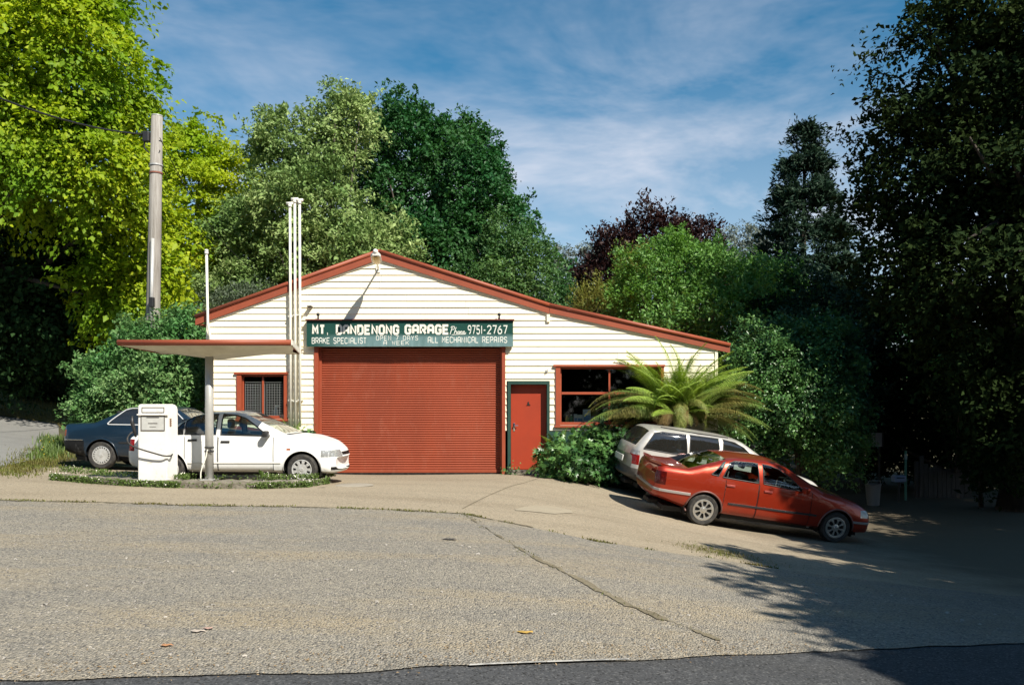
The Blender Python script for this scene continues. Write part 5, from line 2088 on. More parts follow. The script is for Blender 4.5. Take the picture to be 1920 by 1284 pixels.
# ---- red sedan on the slope
yaw, pitch = math.radians(7), math.radians(7.6)
wr_ = P(1315, 985, 16.4)
wf_ = P(1563, 1018, 16.4 + 0.31)
v = wf_ - wr_
mid = (wr_ + wf_) / 2
yaw = math.atan2(v.y, v.x)
pitch = math.atan2(-v.z, math.hypot(v.x, v.y))
Wd = .86
mid = mid + Vector((-math.sin(yaw), math.cos(yaw), 0)) * (Wd - .02)
hw_ = v.length / 2
red = dict(
    loc=mid + Vector((0, 0, .085)), rot=(math.radians(6), pitch, yaw), label='red four door sedan parked nose down on the slope', W=Wd, xr=-2.40, xf=2.20,
    top=[(-2.40, .90), (-2.37, 1.0), (-2.28, 1.045), (-1.74, 1.045), (-.98, 1.345), (-.65, 1.395), (-.15, 1.41), (.15, 1.385), (1.02, .965), (1.35, .93), (1.8, .83), (2.1, .70), (2.20, .58)],
    bot=[(-2.40, .42), (-2.1, .36), (-1.7, .26), (-1.0, .22), (1.6, .20), (2.20, .24)],
    belt=[(-2.40, .94), (-1.3, .955), (-.4, .95), (.9, .89), (2.20, .58)], tum=.36, marks=[-1.74, -.98, .15, 1.02], ws=(.18, 1.0), rw=(-1.72, -1.0), axles=(-hw_, hw_), r=.31, gap=.05,
    windows=[[(-1.30, 1.01), (-1.06, 1.255), (-1.02, 1.27), (-1.16, .995)], [(-1.07, .985), (-.95, 1.26), (-.84, 1.305), (-.48, 1.325), (-.38, 1.32), (-.34, .965)],
             [(-.245, .965), (-.285, 1.322), (-.12, 1.31), (.06, 1.265), (.28, 1.15), (.58, .94), (.58, .925)]],
    glass=M['carglass'], seal_r=.012,
    zones=[('tail_lamp', DRED, -2.55, -2.16, .68, .93, .42, .9), ('headlight', LENS, 1.84, 2.4, .56, .70, .42, .9), ('number_plate', mat('plate', (.6, .6, .56), .5), -2.6, -2.3, .70, .80, 0, .18),
           ('grille', M['plastic'], 2.08, 2.4, .50, .60, .0, .35)],
    doors=[(-1.0, -.335, .27, .945), (-.32, .76, .27, .93)], handles=[(-.90, .845), (-.14, .83)], handlemat=mat('dk_handle', (.3, .06, .05), .4),
    strips=[('sill_strip', mat('grey_sill', (.36, .35, .34), .5), -.88, .86, .245, .235, .045, .012), ('side_moulding', M['plastic'], -.90, .90, .50, .50, .05, .014), ('bumper_strip', mat('grey_trim', (.30, .28, .26), .4, .2), 1.68, 2.1, .46, .46, .05, .015)],
    rear_strips=[('bumper_strip', mat('grey_trim', (.32, .30, .28), .4, .2), .575, .06, .018, -1.66)],
    paint=carpaint('red_car_paint', (.33, .026, .006), (.30, .023, .006), .36, .5, coat=.8, dust=(.29, .045, .016)),
    wheel=dict(rim=.208, r0=.07, r1=.168, ns=8, fr=.42, fr1=.5, waist=.72, rimmat=M['alloy'], rimname='alloy_rim'),
    cz=.47, cab=(-1.3, .8), sx=-.05, rsx=-.98, stx=.42, mirror=(.56, .93), mirmat=None, seat=mat('dark_seat', (.07, .07, .07), .8), swmat=mat('grey_rim', (.35, .35, .33), .5), lip=.018, lipmat=mat('arch_trim', (.14, .06, .05), .4))
red['mirmat'] = red['paint']
rroot, rsurf = build_car(red)
# rear spoiler lip, plus bright sill
b2 = BM()
rw = []
for y in np.linspace(-.66, .66, 13):
    rw.append([b2.verts.new((-2.18 + .06 * (y / .66) ** 2, y, 1.04)), b2.verts.new((-2.40 + .12 * (y / .66) ** 2, y, 1.08)), b2.verts.new((-2.385 + .12 * (y / .66) ** 2, y, 1.03))])
for k in range(12):
    for j in range(3):
        b2.faces.new((rw[k][j], rw[k][(j + 1) % 3], rw[k + 1][(j + 1) % 3], rw[k + 1][j]))
b2.faces.new(rw[0])
b2.faces.new(rw[-1][::-1])
bmesh.ops.recalc_face_normals(b2, faces=b2.faces[:])
obj('spoiler', b2, red['paint'], rroot, ang=30)

# ---- silver wagon beyond it
Ws = .85
rp = Vector((fx(1170, 18.35), 18.35, 0))
a = math.radians(9)
hd = Vector((math.cos(a), math.sin(a), 0))
cw = rp + hd * 2.18 * 1.07 + Vector((-math.sin(a), math.cos(a), 0)) * Ws
zz0 = tz(*(cw - hd * 1.27)[:2])
zz1 = tz(*(cw + hd * 1.27)[:2])
pit = math.radians(8.5)
cw.z = -0.56
wag = dict(
    loc=cw, rot=(math.radians(5), pit, a), label='dusty silver station wagon under the tree fern fronds', W=Ws, xr=-2.18, xf=2.2,
    top=[(-2.18, .80), (-2.15, .98), (-1.80, 1.425), (-1.70, 1.455), (-.8, 1.49), (-.1, 1.48), (.2, 1.44), (1.05, .98), (1.4, .94), (1.9, .84), (2.1, .72), (2.2, .58)],
    bot=[(-2.18, .40), (-1.9, .30), (-1.6, .22), (1.6, .21), (2.2, .26)], belt=[(-2.18, .90), (-1.2, .96), (0, .94), (.9, .90), (2.2, .6)], tum=.28,
    marks=[-2.08, -1.82, .2, 1.05], ws=(.23, 1.03), rw=(-2.10, -1.80), axles=(-1.27, 1.27), r=.31, gap=.05, bowr=.14,
    windows=[[(-1.92, 1.00), (-1.72, 1.34), (-1.55, 1.385), (-1.06, 1.40), (-1.02, .985)], [(-.96, .985), (-.98, 1.405), (-.36, 1.415), (-.32, .975)], [(-.24, .975), (-.26, 1.415), (0, 1.39), (.2, 1.31), (.66, .96)]],
    glass=M['tint'], seal_r=.012,
    zones=[('tail_lamp', REDL, -2.35, -1.98, .66, .86, .52, .9), ('reversing_lamp', LENS, -2.35, -1.98, .86, .95, .52, .9), ('headlight', LENS, 1.8, 2.3, .58, .72, .4, .9), ('rear_bumper', mat('grey_bumper', (.20, .185, .165), .55, col2=(.26, .24, .21), scale=4), -2.4, -1.66, .28, .58, 0, .95)],
    doors=[(-1.0, -.30, .27, .955), (-.285, .78, .27, .94)], handles=[(-.86, .85), (-.14, .84)],
    strips=[('roof_rail', M['plastic'], -1.5, -.1, 1.452, 1.452, .03, .03)],
    paint=carpaint('silver_car_paint', (.55, .53, .49), (.50, .48, .44), .38, .35, dust=(.42, .36, .27)),
    wheel=dict(rim=.20, r0=.07, r1=.16, ns=5, fr=.45, rimmat=M['alloy'], rimname='alloy_rim'),
    cz=.50, cab=(-1.6, .8), sx=.0, rsx=-.95, stx=.45, mirror=(.62, .96), lip=.012)
wroot, wsurf = build_car(wag)
wroot.scale = (1.07, 1.0, 1.07)
b2 = BM()
tube(b2, [(-2.09, -.05, 1.0), (-1.98, -.42, 1.18), (-1.965, -.44, 1.2)], .012, 6)
obj('rear_wiper', b2, M['plastic'], wroot)
b2 = BM()
bx(b2, -2.21, -2.185, -.30, .30, .66, .78, .004)
obj('number_plate', b2, mat('plate', (.6, .6, .56), .5), wroot)
# ------------------------------------------------------------------ trees and shrubs
def E(px, py, Y, rpx, rpy, ry=None):
    """ellipsoid from its place and size in the photograph"""
    p = P(px, py, Y)
    s = Y / F
    rx, rz = rpx * s, rpy * s
    return (p.x, Y, p.z, rx, ry or (rx + rz) * 0.45, rz)


def gbase(px, Y):
    x = fx(px, Y)
    return (x, Y, tz(x, Y))


L_gold = foliage('golden_leaf', (0.22, 0.34, 0.012), (0.45, 0.51, 0.022), (0.14, 0.27, 0.012), .42, .55, (1.1, 1.15, .6), .35)
L_gold2 = foliage('golden_leaf_bright', (0.32, 0.42, 0.015), (0.54, 0.58, 0.035), (0.23, 0.37, 0.015), .42, .55, (1.1, 1.1, .6), .45)
L_var = foliage('variegated_leaf', (0.17, 0.27, 0.065), (0.44, 0.54, 0.21), (0.12, 0.22, 0.055), .3, .55, None, .35)
L_dark = foliage('dark_green_leaf', (0.026, 0.082, 0.020), (0.062, 0.165, 0.046), (0.022, 0.10, 0.028), .28, .45, (.9, 1.1, .6), .5)
L_mid = foliage('mid_green_leaf', (0.05, 0.125, 0.03), (0.15, 0.25, 0.075), (0.05, 0.13, 0.04), .32, .5, (.95, 1.1, .6), .4)
L_fresh = foliage('fresh_green_leaf', (0.06, 0.18, 0.035), (0.23, 0.40, 0.12), (0.12, 0.25, 0.04), .34, .4, (1, 1.1, .5), .6)
L_shrub = foliage('shrub_leaf', (0.075, 0.18, 0.05), (0.26, 0.40, 0.15), (0.08, 0.22, 0.06), .3, .4, None, .7)
L_beech = foliage('copper_leaf', (0.022, 0.009, 0.008), (0.048, 0.018, 0.014), (0.030, 0.012, 0.010), .15, .5, (1.2, .7, .6), .5)
L_con = foliage('conifer_leaf', (0.010, 0.030, 0.016), (0.026, 0.055, 0.028), None, .15, .6)
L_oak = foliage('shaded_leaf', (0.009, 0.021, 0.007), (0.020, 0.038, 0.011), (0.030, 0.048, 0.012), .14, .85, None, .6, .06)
L_shade = foliage('elm_shade_leaf', (0.014, 0.04, 0.014), (0.035, 0.075, 0.024), None, .2, .8, None, .6, .08)
L_euc = foliage('hazed_eucalypt_leaf', (0.11, 0.14, 0.115), (0.22, 0.25, 0.20), None, .2, .5)  # leaf tone lifted: distance haze put into the colour
L_ivy = foliage('ivy_leaf', (0.055, 0.16, 0.035), (0.17, 0.32, 0.09), (0.035, 0.10, 0.03), .25, .35, None, 1.5, .4)
L_under = foliage('understory_leaf', (0.03, 0.075, 0.03), (0.07, 0.13, 0.055), (0.02, 0.05, 0.02), .25, .5, None, .7)

plant('golden_elm', 'huge yellow green tree filling the left edge', 'tree', gbase(-60, 28),
      [E(60, 140, 25.8, 180, 190, 3.4), E(-140, 150, 26.8, 200, 300, 3.6), E(172, 110, 25.4, 100, 150, 2.8), E(196, 300, 25.6, 95, 140, 2.4), E(100, 300, 25.4, 130, 90, 2.4), E(115, -60, 25.8, 130, 150, 3), E(278, 450, 26.8, 45, 140, 1.4), E(235, 530, 27.0, 85, 85, 1.5), E(70, 420, 29.0, 180, 90, 1.6)],
      L_gold, 1500, 74, 1.2, .75, .142, .66, (0.5, .15), 16, droop=.5, inner=.3, thick=.12, up=-.05, rmin=.62, lump=.3, updir=1.0, back=.12, nnoise=.32, shoots=120, seed=11)
plant('elm_shade_foliage', 'very dark shaded lower foliage of the yellow green tree at left', 'tree', gbase(-90, 28.5),  # lower crown of the elm, its shade put into darker leaves
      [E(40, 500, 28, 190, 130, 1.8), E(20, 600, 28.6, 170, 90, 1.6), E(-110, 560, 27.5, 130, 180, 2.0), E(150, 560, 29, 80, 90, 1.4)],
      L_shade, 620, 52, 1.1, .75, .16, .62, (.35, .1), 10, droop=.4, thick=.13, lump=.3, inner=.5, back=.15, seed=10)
plant('golden_elm', 'bright yellow tree between the pole and the grey green tree', 'tree', gbase(390, 36),
      [E(370, 400, 36, 75, 150, 2.4), E(420, 380, 36.5, 55, 110, 2), E(350, 530, 35.5, 95, 110, 2.3), E(360, 310, 36, 45, 70, 1.6)],
      L_gold2, 460, 64, 1.05, .72, .165, .66, (.28, .08), 12, droop=.45, thick=.12, up=.0, updir=1.0, back=.2, rmin=.65, lump=.28, nnoise=.32, shoots=50, seed=12)
plant('variegated_tree', 'tall pale grey green tree with two tops behind the roof ridge', 'tree', gbase(590, 33.5),
      [E(650, 225, 34, 45, 58, 1.2), E(535, 270, 33.5, 52, 60, 1.5), E(600, 300, 34, 55, 70, 1.6), E(570, 390, 33, 105, 75, 2.4), E(680, 480, 32.5, 85, 50, 1.8), E(470, 440, 33, 62, 55, 1.6), E(600, 500, 33, 130, 75, 2), E(470, 540, 32.5, 90, 50, 1.4), E(720, 430, 33, 40, 30, 1)],
      L_var, 900, 60, 1.05, .62, .15, .5, (.3, .07), 22, droop=.3, thick=.12, up=.2, lump=.3, jitter=.8, rmin=.62, inner=.3, back=.2, nnoise=.4, shoots=160, seed=13)
plant('dark_elm', 'big dark green round tree right of the roof ridge', 'tree', gbase(820, 38),
      [E(810, 360, 38, 145, 140, 3.6), E(740, 290, 38, 70, 85, 2.2), E(880, 400, 37.5, 88, 125, 2.6), E(800, 490, 37, 160, 100, 3), E(735, 235, 38, 26, 40, .9), E(850, 285, 38, 65, 60, 1.8), E(925, 350, 38, 32, 42, 1)],
      L_dark, 1050, 60, .95, .6, .165, .55, (.4, .1), 16, droop=.3, thick=.16, up=.25, lump=.3, jitter=.9, rmin=.64, inner=.25, back=.15, nnoise=.42, shoots=150, seed=14)
plant('leafy_tree', 'mid green tree sloping down behind the right roof slope', 'tree', gbase(990, 34.5),
      [E(960, 500, 35, 70, 90, 2), E(1010, 540, 34.5, 48, 80, 1.7), E(900, 545, 34, 90, 60, 2)],
      L_mid, 420, 44, .7, .5, .13, .5, (.22, .06), 10, thick=.14, jitter=.9, back=.25, shoots=50, seed=15)
plant('copper_beech', 'dark purple leaved tree behind the garage roof', 'tree', gbase(1220, 43),
      [E(1240, 475, 43, 90, 70, 2.6), E(1180, 505, 43, 70, 70, 2.2), E(1140, 540, 42.5, 55, 60, 2), E(1300, 470, 43, 50, 45, 1.6), E(1250, 560, 43, 140, 80, 2.4)],
      L_beech, 950, 42, .85, .4, .16, .5, (.3, .08), 26, droop=-.1, thick=.12, up=.7, lump=.25, jitter=.7, back=.25, shoots=110, seed=16)
plant('eucalypt', 'faint grey gum tree far behind the dark elm', 'tree', gbase(1060, 85),
      [E(1055, 480, 85, 24, 17, 1.6), E(1040, 500, 86, 20, 14, 1.5), E(1075, 512, 85, 28, 22, 2), E(1060, 560, 84, 50, 40, 3)], L_euc, 200, 36, 1.1, .8, .26, .4, (.3, .1), 10, thick=.2, seed=17)
plant('eucalypt', 'second faint grey gum tree beside the copper beech', 'tree', gbase(1108, 82),
      [E(1106, 474, 82, 18, 14, 1.4), E(1112, 500, 82, 26, 22, 2), E(1105, 550, 81, 36, 40, 2)], L_euc, 160, 36, 1.0, .8, .25, .4, (.3, .1), 8, thick=.2, seed=18)
plant('eucalypt', 'round grey green gum behind bushes left of the conifer', 'tree', gbase(1400, 66),
      [E(1392, 450, 66, 40, 28, 2), E(1420, 490, 65, 50, 50, 2.2), E(1360, 510, 65, 40, 50, 2)], L_euc, 240, 40, .9, .7, .2, .4, (.3, .1), 8, thick=.2, seed=19)

# conifer: whorls of drooping boughs
rng = np.random.default_rng(5)
Yc = 33
cb = Vector(gbase(1508, Yc))
top = P(1502, 232, Yc)
hc = top.z - cb.z
con = empty('conifer', cb, label='dark pointed conifer standing against the sky at right', cat='tree')
cc, oo = [], []
for k in range(2500):
    t = rng.random() ** 0.75
    z = hc * (0.12 + 0.88 * (1 - t))
    R_ = (0.03 + 3.5 * t ** 0.85) * (0.62 + .38 * rng.random())
    ph = rng.random() * 2 * math.pi
    lev = math.sin(z * 5.0) * .25
    if math.sin(ph) > .5 and rng.random() < .6:
        continue
    R_ *= 1 + .18 * math.sin(ph * 5 + z * 1.3)
    cc.append((R_ * math.cos(ph), R_ * math.sin(ph), z - .18 * R_ + lev))
    oo.append((math.cos(ph), math.sin(ph), .15))
cc, oo = np.array(cc), np.array(oo)
pos, d, n, Ls, Wd_ = spray(cc, oo, 46, .8, .34, .12, .25, .09, .6, .19, .28, .9, rng)
leaves('crown', pos, d, n, Ls, Wd_, L_con, con, .1)
bm = BM()
trunk_mesh(bm, (0, 0, -.3), (0, 0, hc * .97), .28, .03, .1)
obj('trunk', bm, M['bark'], con, smooth=True)

plant('flowering_shrub', 'tall light green bush mound behind the right end of garage', 'shrub', gbase(1300, 28.5),
      [E(1290, 500, 29, 75, 45, 1.8), E(1230, 530, 28.5, 75, 60, 1.8), E(1370, 540, 29, 85, 65, 2), E(1300, 610, 28, 170, 75, 2.2), E(1440, 560, 29, 70, 70, 1.8), E(1260, 470, 29, 30, 25, .8)],
      L_fresh, 950, 42, .5, .36, .115, .48, (.12, .03), 20, thick=.13, up=.5, lump=.34, jitter=.9, rmin=.6, back=.25, shoots=260, nnoise=.5, seed=21)
plant('feathery_shrub', 'yellowish feathery bush rising behind the garage roof edge', 'shrub', gbase(1120, 31),
      [E(1115, 580, 31, 40, 42, .9), E(1140, 560, 31, 26, 32, .7), E(1190, 500, 31, 30, 30, .8)], foliage('feathery_leaf', (.13, .16, .02), (.25, .24, .05), None, .3), 170, 40, .6, .22, .09, .35, (.06, .02), 10, droop=-.2, up=1.0, jitter=.5, seed=22)
plant('ivy_bush', 'dense glossy bush hanging over the driveway right of garage', 'shrub', gbase(1500, 23.2),
      [E(1480, 745, 23.2, 95, 110, 1.3), E(1545, 760, 23, 70, 105, 1.1), E(1430, 690, 23.5, 70, 80, 1.2), E(1520, 660, 24, 90, 70, 1.3), E(1570, 830, 22.8, 42, 55, .7), E(1410, 790, 23.3, 60, 90, 1)],
      L_ivy, 1050, 44, .42, .32, .085, .62, (.1, .03), 12, droop=.5, thick=.12, up=.0, lump=.22, jitter=.9, rmin=.66, back=.2, shoots=200, seed=23)
plant('mixed_shrub', 'dim green thicket between the conifer and the glossy bush', 'shrub', gbase(1530, 27.5),
      [E(1520, 590, 28, 85, 80, 1.8), E(1590, 620, 27.5, 70, 90, 1.6), E(1450, 640, 27, 70, 70, 1.5), E(1560, 720, 27, 80, 90, 1.5)],
      L_under, 620, 42, .55, .4, .12, .5, (.15, .04), 10, thick=.15, up=.2, lump=.3, jitter=.9, back=.2, shoots=120, seed=24)
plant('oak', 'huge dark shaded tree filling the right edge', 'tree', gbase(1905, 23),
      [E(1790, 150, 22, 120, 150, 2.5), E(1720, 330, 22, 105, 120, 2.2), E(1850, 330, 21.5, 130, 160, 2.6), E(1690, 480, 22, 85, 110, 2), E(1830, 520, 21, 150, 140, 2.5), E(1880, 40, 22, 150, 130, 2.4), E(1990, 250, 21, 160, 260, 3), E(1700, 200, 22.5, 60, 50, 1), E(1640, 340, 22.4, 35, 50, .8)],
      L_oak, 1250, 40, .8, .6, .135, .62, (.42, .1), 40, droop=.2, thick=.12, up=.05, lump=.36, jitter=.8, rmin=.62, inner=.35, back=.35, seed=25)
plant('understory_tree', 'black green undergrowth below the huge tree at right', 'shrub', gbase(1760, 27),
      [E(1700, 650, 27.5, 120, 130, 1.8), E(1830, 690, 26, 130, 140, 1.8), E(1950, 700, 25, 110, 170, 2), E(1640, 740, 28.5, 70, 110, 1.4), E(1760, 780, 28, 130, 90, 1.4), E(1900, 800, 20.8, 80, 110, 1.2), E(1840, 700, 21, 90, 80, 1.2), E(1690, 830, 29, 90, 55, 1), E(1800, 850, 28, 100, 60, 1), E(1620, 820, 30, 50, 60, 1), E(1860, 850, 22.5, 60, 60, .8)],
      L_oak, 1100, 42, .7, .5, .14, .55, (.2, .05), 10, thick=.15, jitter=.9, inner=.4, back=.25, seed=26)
plant('understory_tree', 'sunlit sprig of leaves inside the dark trees at right', 'shrub', gbase(1840, 23.5),
      [E(1830, 660, 23, 42, 34, .6), E(1790, 690, 23.2, 30, 22, .5)], L_fresh, 40, 36, .5, .4, .12, .6, (.06, .02), 5, seed=27)

# left of the garage
plant('broadleaf_shrub', 'bright green shrub between the blue car and the garage', 'shrub', gbase(275, 22.2),
      [E(285, 700, 22.3, 90, 75, 1.1), E(225, 735, 22.2, 72, 62, 1.0), E(330, 715, 22.3, 52, 90, .9), E(290, 640, 22.9, 62, 45, .8), E(185, 770, 22, 40, 32, .6), E(340, 620, 22.8, 40, 40, .7)],
      L_shrub, 760, 42, .42, .3, .10, .5, (.08, .03), 14, thick=.12, up=.25, lump=.34, jitter=.9, rmin=.6, back=.25, shoots=160, seed=31)
plant('olive_shrub', 'greyish shrub rising above the left roof slope', 'shrub', gbase(440, 30.5),
      [E(450, 570, 30.5, 45, 40, .8), E(405, 590, 30.5, 45, 50, .8), E(500, 575, 31, 50, 45, .8)], foliage('olive_leaf', (.06, .09, .05), (.15, .19, .12), None, .25), 230, 40, .5, .35, .09, .35, (.06, .02), 8, up=.5, jitter=1.0, seed=32)
plant('understory_shrub', 'bluish shaded bush beyond the lawn at left', 'shrub', gbase(115, 33),
      [E(100, 680, 33, 70, 62, 1.4), E(160, 650, 33.5, 70, 75, 1.4), E(60, 705, 33, 45, 40, 1)], L_under, 420, 40, .6, .45, .13, .5, (.12, .03), 8, thick=.14, jitter=.9, seed=33)
for k, (px, py, Y, rx, rz, lab) in enumerate(((-60, 640, 36, 130, 140, 'leftmost dark hedge mass beyond the lawn'), (210, 600, 38, 120, 130, 'dark hedge mass behind the bluish bush'), (400, 590, 38, 90, 110, 'dark hedge mass behind the bright shrub, left of garage'))):
    plant('hedge', lab, 'hedge', gbase(px, Y), [E(px, py, Y, rx, rz, 2), E(px + 40, py + 60, Y - .5, rx * .8, rz * .7, 1.8)], L_dark, 420, 40, .9, .6, .18, .5, (.2, .05), 6, thick=.2, jitter=.9, inner=.4, back=.2, seed=34 + k)
# a wooded slope behind everything, seen only through gaps
bk = []
for k in range(14):
    bk.append((-46 + k * 8.0, 62 + 5 * math.sin(k * 2.1), float(terr(-46 + k * 8, 62)) + 2.5, 6, 3, 5 + 1.3 * math.sin(k * 1.3)))
c_, o_ = clusters(np.array(bk), 1900, rng=np.random.default_rng(3), back=.15)
q = spray(c_, o_, 20, 1.6, 1.1, leaf=.42, rng=np.random.default_rng(4), thick=.3, jitter=.9)
tag(leaves('distant_woods', *q, L_dark), kind='stuff')

# trees standing by the road, out of the picture to the right: they throw the shade
def SH(x, y, h, r, rz=None):
    """crown that shades the ground round (x, y) from h metres up"""
    k = h / 1.23
    return (x + .8 * k, y - k, tz(x, y) + h, r, r, rz or r)


def roadside(label, base, blobs, ncl, seed):
    plant('roadside_tree', label, 'tree', (base[0], base[1], tz(*base)), blobs, L_oak, ncl, 70, .95, .8, .19, .7, (.4, .1), 10, inner=.9, rmin=.45, back=1, lump=.2, seed=seed)


roadside('big spreading tree by the road outside the right edge', (14.5, .5),
         [SH(5.6, 9.8, 8.5, 2.3), SH(8.2, 9.0, 9, 2.9), SH(4.4, 8.0, 9, 1.5), SH(6.2, 5.2, 9.5, 2.2), SH(3.9, 6.4, 9, 1.0), SH(10, 5.5, 9, 3), SH(4.6, 11.4, 8, 1.3)], 620, 41)
roadside('tall tree beside the driveway outside the right edge', (15.5, 7.5),
         [SH(7.6, 13.3, 8.5, 2.2), SH(6.9, 17.0, 8, 1.9), SH(8.9, 16.0, 8.5, 2.4), SH(11, 13.5, 9, 3), SH(11.5, 18.5, 9, 2.6), SH(13, 9, 9, 3)], 640, 42)
roadside('tallest dense tree outside the right edge, beyond the driveway', (20, 14.5),
         [(19.0, 14.6, 13, 3.2, 3.2, 3.4), (20.5, 15, 16.5, 3.6, 3.6, 3.6), (22, 12.5, 12, 3.6, 3.6, 4), (22.5, 16.5, 16, 4, 4, 4.5)], 480, 43)


bk = [(-40 + k * 9.0, -21 + 2 * math.sin(k * 2.1), tz(-40 + k * 9, -21) + 5.5, 6, 3, 6.5) for k in range(11)]
c_, o_ = clusters(np.array(bk, float), 1300, rng=np.random.default_rng(13), back=1)
tag(leaves('roadside_woods', *spray(c_, o_, 18, 2.0, 1.4, leaf=.7, rng=np.random.default_rng(14), thick=.3, jitter=.9), L_oak), kind='stuff')
# the wood on the photographer's side of the road, behind the camera
for k, (x, y, s, lab) in enumerate(((-15, -10, 1.0, 'leftmost tree of the wood across the road, behind the viewer'), (-6, -13, 1.15, 'second tree of the wood across the road, behind the viewer'), (3, -12, 1.0, 'third tree of the wood across the road, behind the viewer'),
                                    (12, -9, 1.1, 'rightmost tree of the wood across the road, behind the viewer'), (-24, -3, 1.1, 'tree of the wood across the road, out of frame at left'))):
    plant('roadside_tree', lab, 'tree', (x, y, tz(x, y)), [(x, y, 6.5 * s, 4.6, 4, 4.0 * s), (x + 1.5, y - 1, 10 * s, 3.4, 3.4, 3.4 * s), (x - 2, y + .5, 4.0, 3.2, 3, 2.6)],
          L_oak, 330, 30, 1.5, 1.2, .42, .66, (.4, .1), 8, inner=.6, rmin=.5, back=1, seed=80 + k)


# ------------------------------------------------------------------ ferns
def frond_mesh(name, L, up, drop, npn, wid, m, seed, curl=0.0, dead=False):
    """one frond growing along +x from the origin: rachis and paired pinnae"""
    r = np.random.default_rng(seed)
    N = 26
    pts = []
    x = z = 0.0
    ang = up
    for i in range(N):
        pts.append((x, 0, z))
        x += math.cos(ang) * L / N
        z += math.sin(ang) * L / N
        ang -= drop / N * (0.5 + i / N)
    pts = np.array(pts)
    V, Fc = [], []

    def quad(a, b, c, d):
        k = len(V)
        V.extend([a, b, c, d])
        Fc.append((k, k + 1, k + 2, k + 3))
    tt = np.linspace(0.10, 0.99, npn)
    seglen = L * 0.9 / npn
    for t in tt:
        f = t * (N - 1)
        i = min(int(f), N - 2)
        p = pts[i] + (pts[i + 1] - pts[i]) * (f - i)
        tg = pts[i + 1] - pts[i]
        tg = tg / np.linalg.norm(tg)
        nn = np.array([-tg[2], 0, tg[0]])
        ln = wid * (math.sin(min(1, t * 1.9 + .12) * math.pi / 2)) * (1 - t ** 2.2) + .02
        for s in (-1, 1):
            dirv_ = np.array([tg[0] * .45, s * .9, tg[2] * .45])
            sag = -0.48 - curl * .25
            K = 4
            prev = None
            for k in range(K + 1):
                u = k / K
                c = p + dirv_ * ln * u + np.array([0, 0, sag * ln * u * u]) + nn * .02 * u + r.normal(size=3) * .004
                w = seglen * .43 * (1 - u * .82) * (0.9 if k % 2 else 1.1)
                a, b = c - tg * w, c + tg * w + np.array([0, 0, -.006])
                if prev is not None:
                    quad(prev[0], prev[1], b, a)
                prev = (a, b)
    # rachis
    for i in range(N - 1):
        w = .014 * (1 - i / N) + .003
        a, b = pts[i], pts[i + 1]
        quad(a + [0, -w, 0], a + [0, w, 0], b + [0, w, 0], b + [0, -w, 0])
        quad(a + [0, -w, 0], b + [0, -w, 0], b + [0, 0, -w * 2], a + [0, 0, -w * 2])
    me_o = np_mesh(name, np.array(V), np.array(Fc), m)
    me = me_o.data
    bpy.data.objects.remove(me_o)
    return me


L_fnew = foliage('fern_new', (.20, .32, .045), (.36, .48, .10), None, .42, .45, (1.1, 1.1, .5))
L_fold = foliage('fern_old', (.10, .20, .03), (.22, .31, .08), (.20, .18, .05), .3, .55, None, 1.2)
L_fdead = foliage('fern_dead', (.16, .10, .04), (.24, .17, .07), None, .2, .7)
FR_up = [frond_mesh('frond_up', 1.85, math.radians(a), math.radians(d_), 58, .47, L_fnew, k) for k, (a, d_) in enumerate(((87, 45), (80, 58), (71, 62), (60, 66), (46, 70)))]
FR_dn = [frond_mesh('frond_down', 2.25, math.radians(a), math.radians(d_), 60, .40, L_fold, 10 + k, curl=.6) for k, (a, d_) in enumerate(((40, 85), (26, 80), (48, 110), (14, 70)))]
FR_cu = [frond_mesh('frond_curled', 1.6, math.radians(a), math.radians(d_), 34, .30, mm, 20 + k, curl=1.3) for k, (a, d_, mm) in enumerate(((55, 190, L_fold), (62, 210, L_fdead)))]


def fern(label, base, hgt, ups, downs, curls, sc=1.0, seed=0, trunk=True, cat='tree fern', name='tree_fern', wall=False):
    r = random.Random(seed)
    root = empty(name, base, label=label, cat=cat)
    if trunk:
        bm = BM()
        trunk_mesh(bm, (0, 0, -.2), (0, 0, hgt), .14, .12, .1, 10)
        obj('trunk', bm, M['bark'], root, smooth=True)

    def add(me, az, s, tilt=0):
        o = bpy.data.objects.new('frond', me)
        COL.objects.link(o)
        o.parent = root
        o.location = (.06 * math.cos(az), .06 * math.sin(az), hgt)
        o.rotation_euler = (r.uniform(-.45, .45), -tilt, az)
        o.scale = (s, s, s)
    for n_, lst, s0, s1, tj in ((ups, FR_up, .6, 1.15, .35), (downs, FR_dn, .65, 1.1, .32), (curls, FR_cu, .7, 1.2, .3)):
        for k in range(n_):
            az = 2 * math.pi * (k + r.uniform(-.35, .35)) / n_ + .4
            s_ = 1.0
            if wall:
                if lst is FR_up:
                    az = r.uniform(-2.75, 0.38) if r.random() < .9 else r.uniform(2.8, 3.5)
                    s_ = .82 if math.sin(az) < -.7 else 1.0
                elif lst is FR_dn:
                    az = r.choice((0, math.pi)) + r.uniform(-.55, .55)
                    if math.sin(az) > .25:
                        az = -az
                else:
                    az = r.uniform(-2.9, -.25)
                    s_ = .72
            add(lst[k % len(lst)], az, sc * s_ * r.uniform(s0, s1), r.uniform(-tj, tj))
    return root


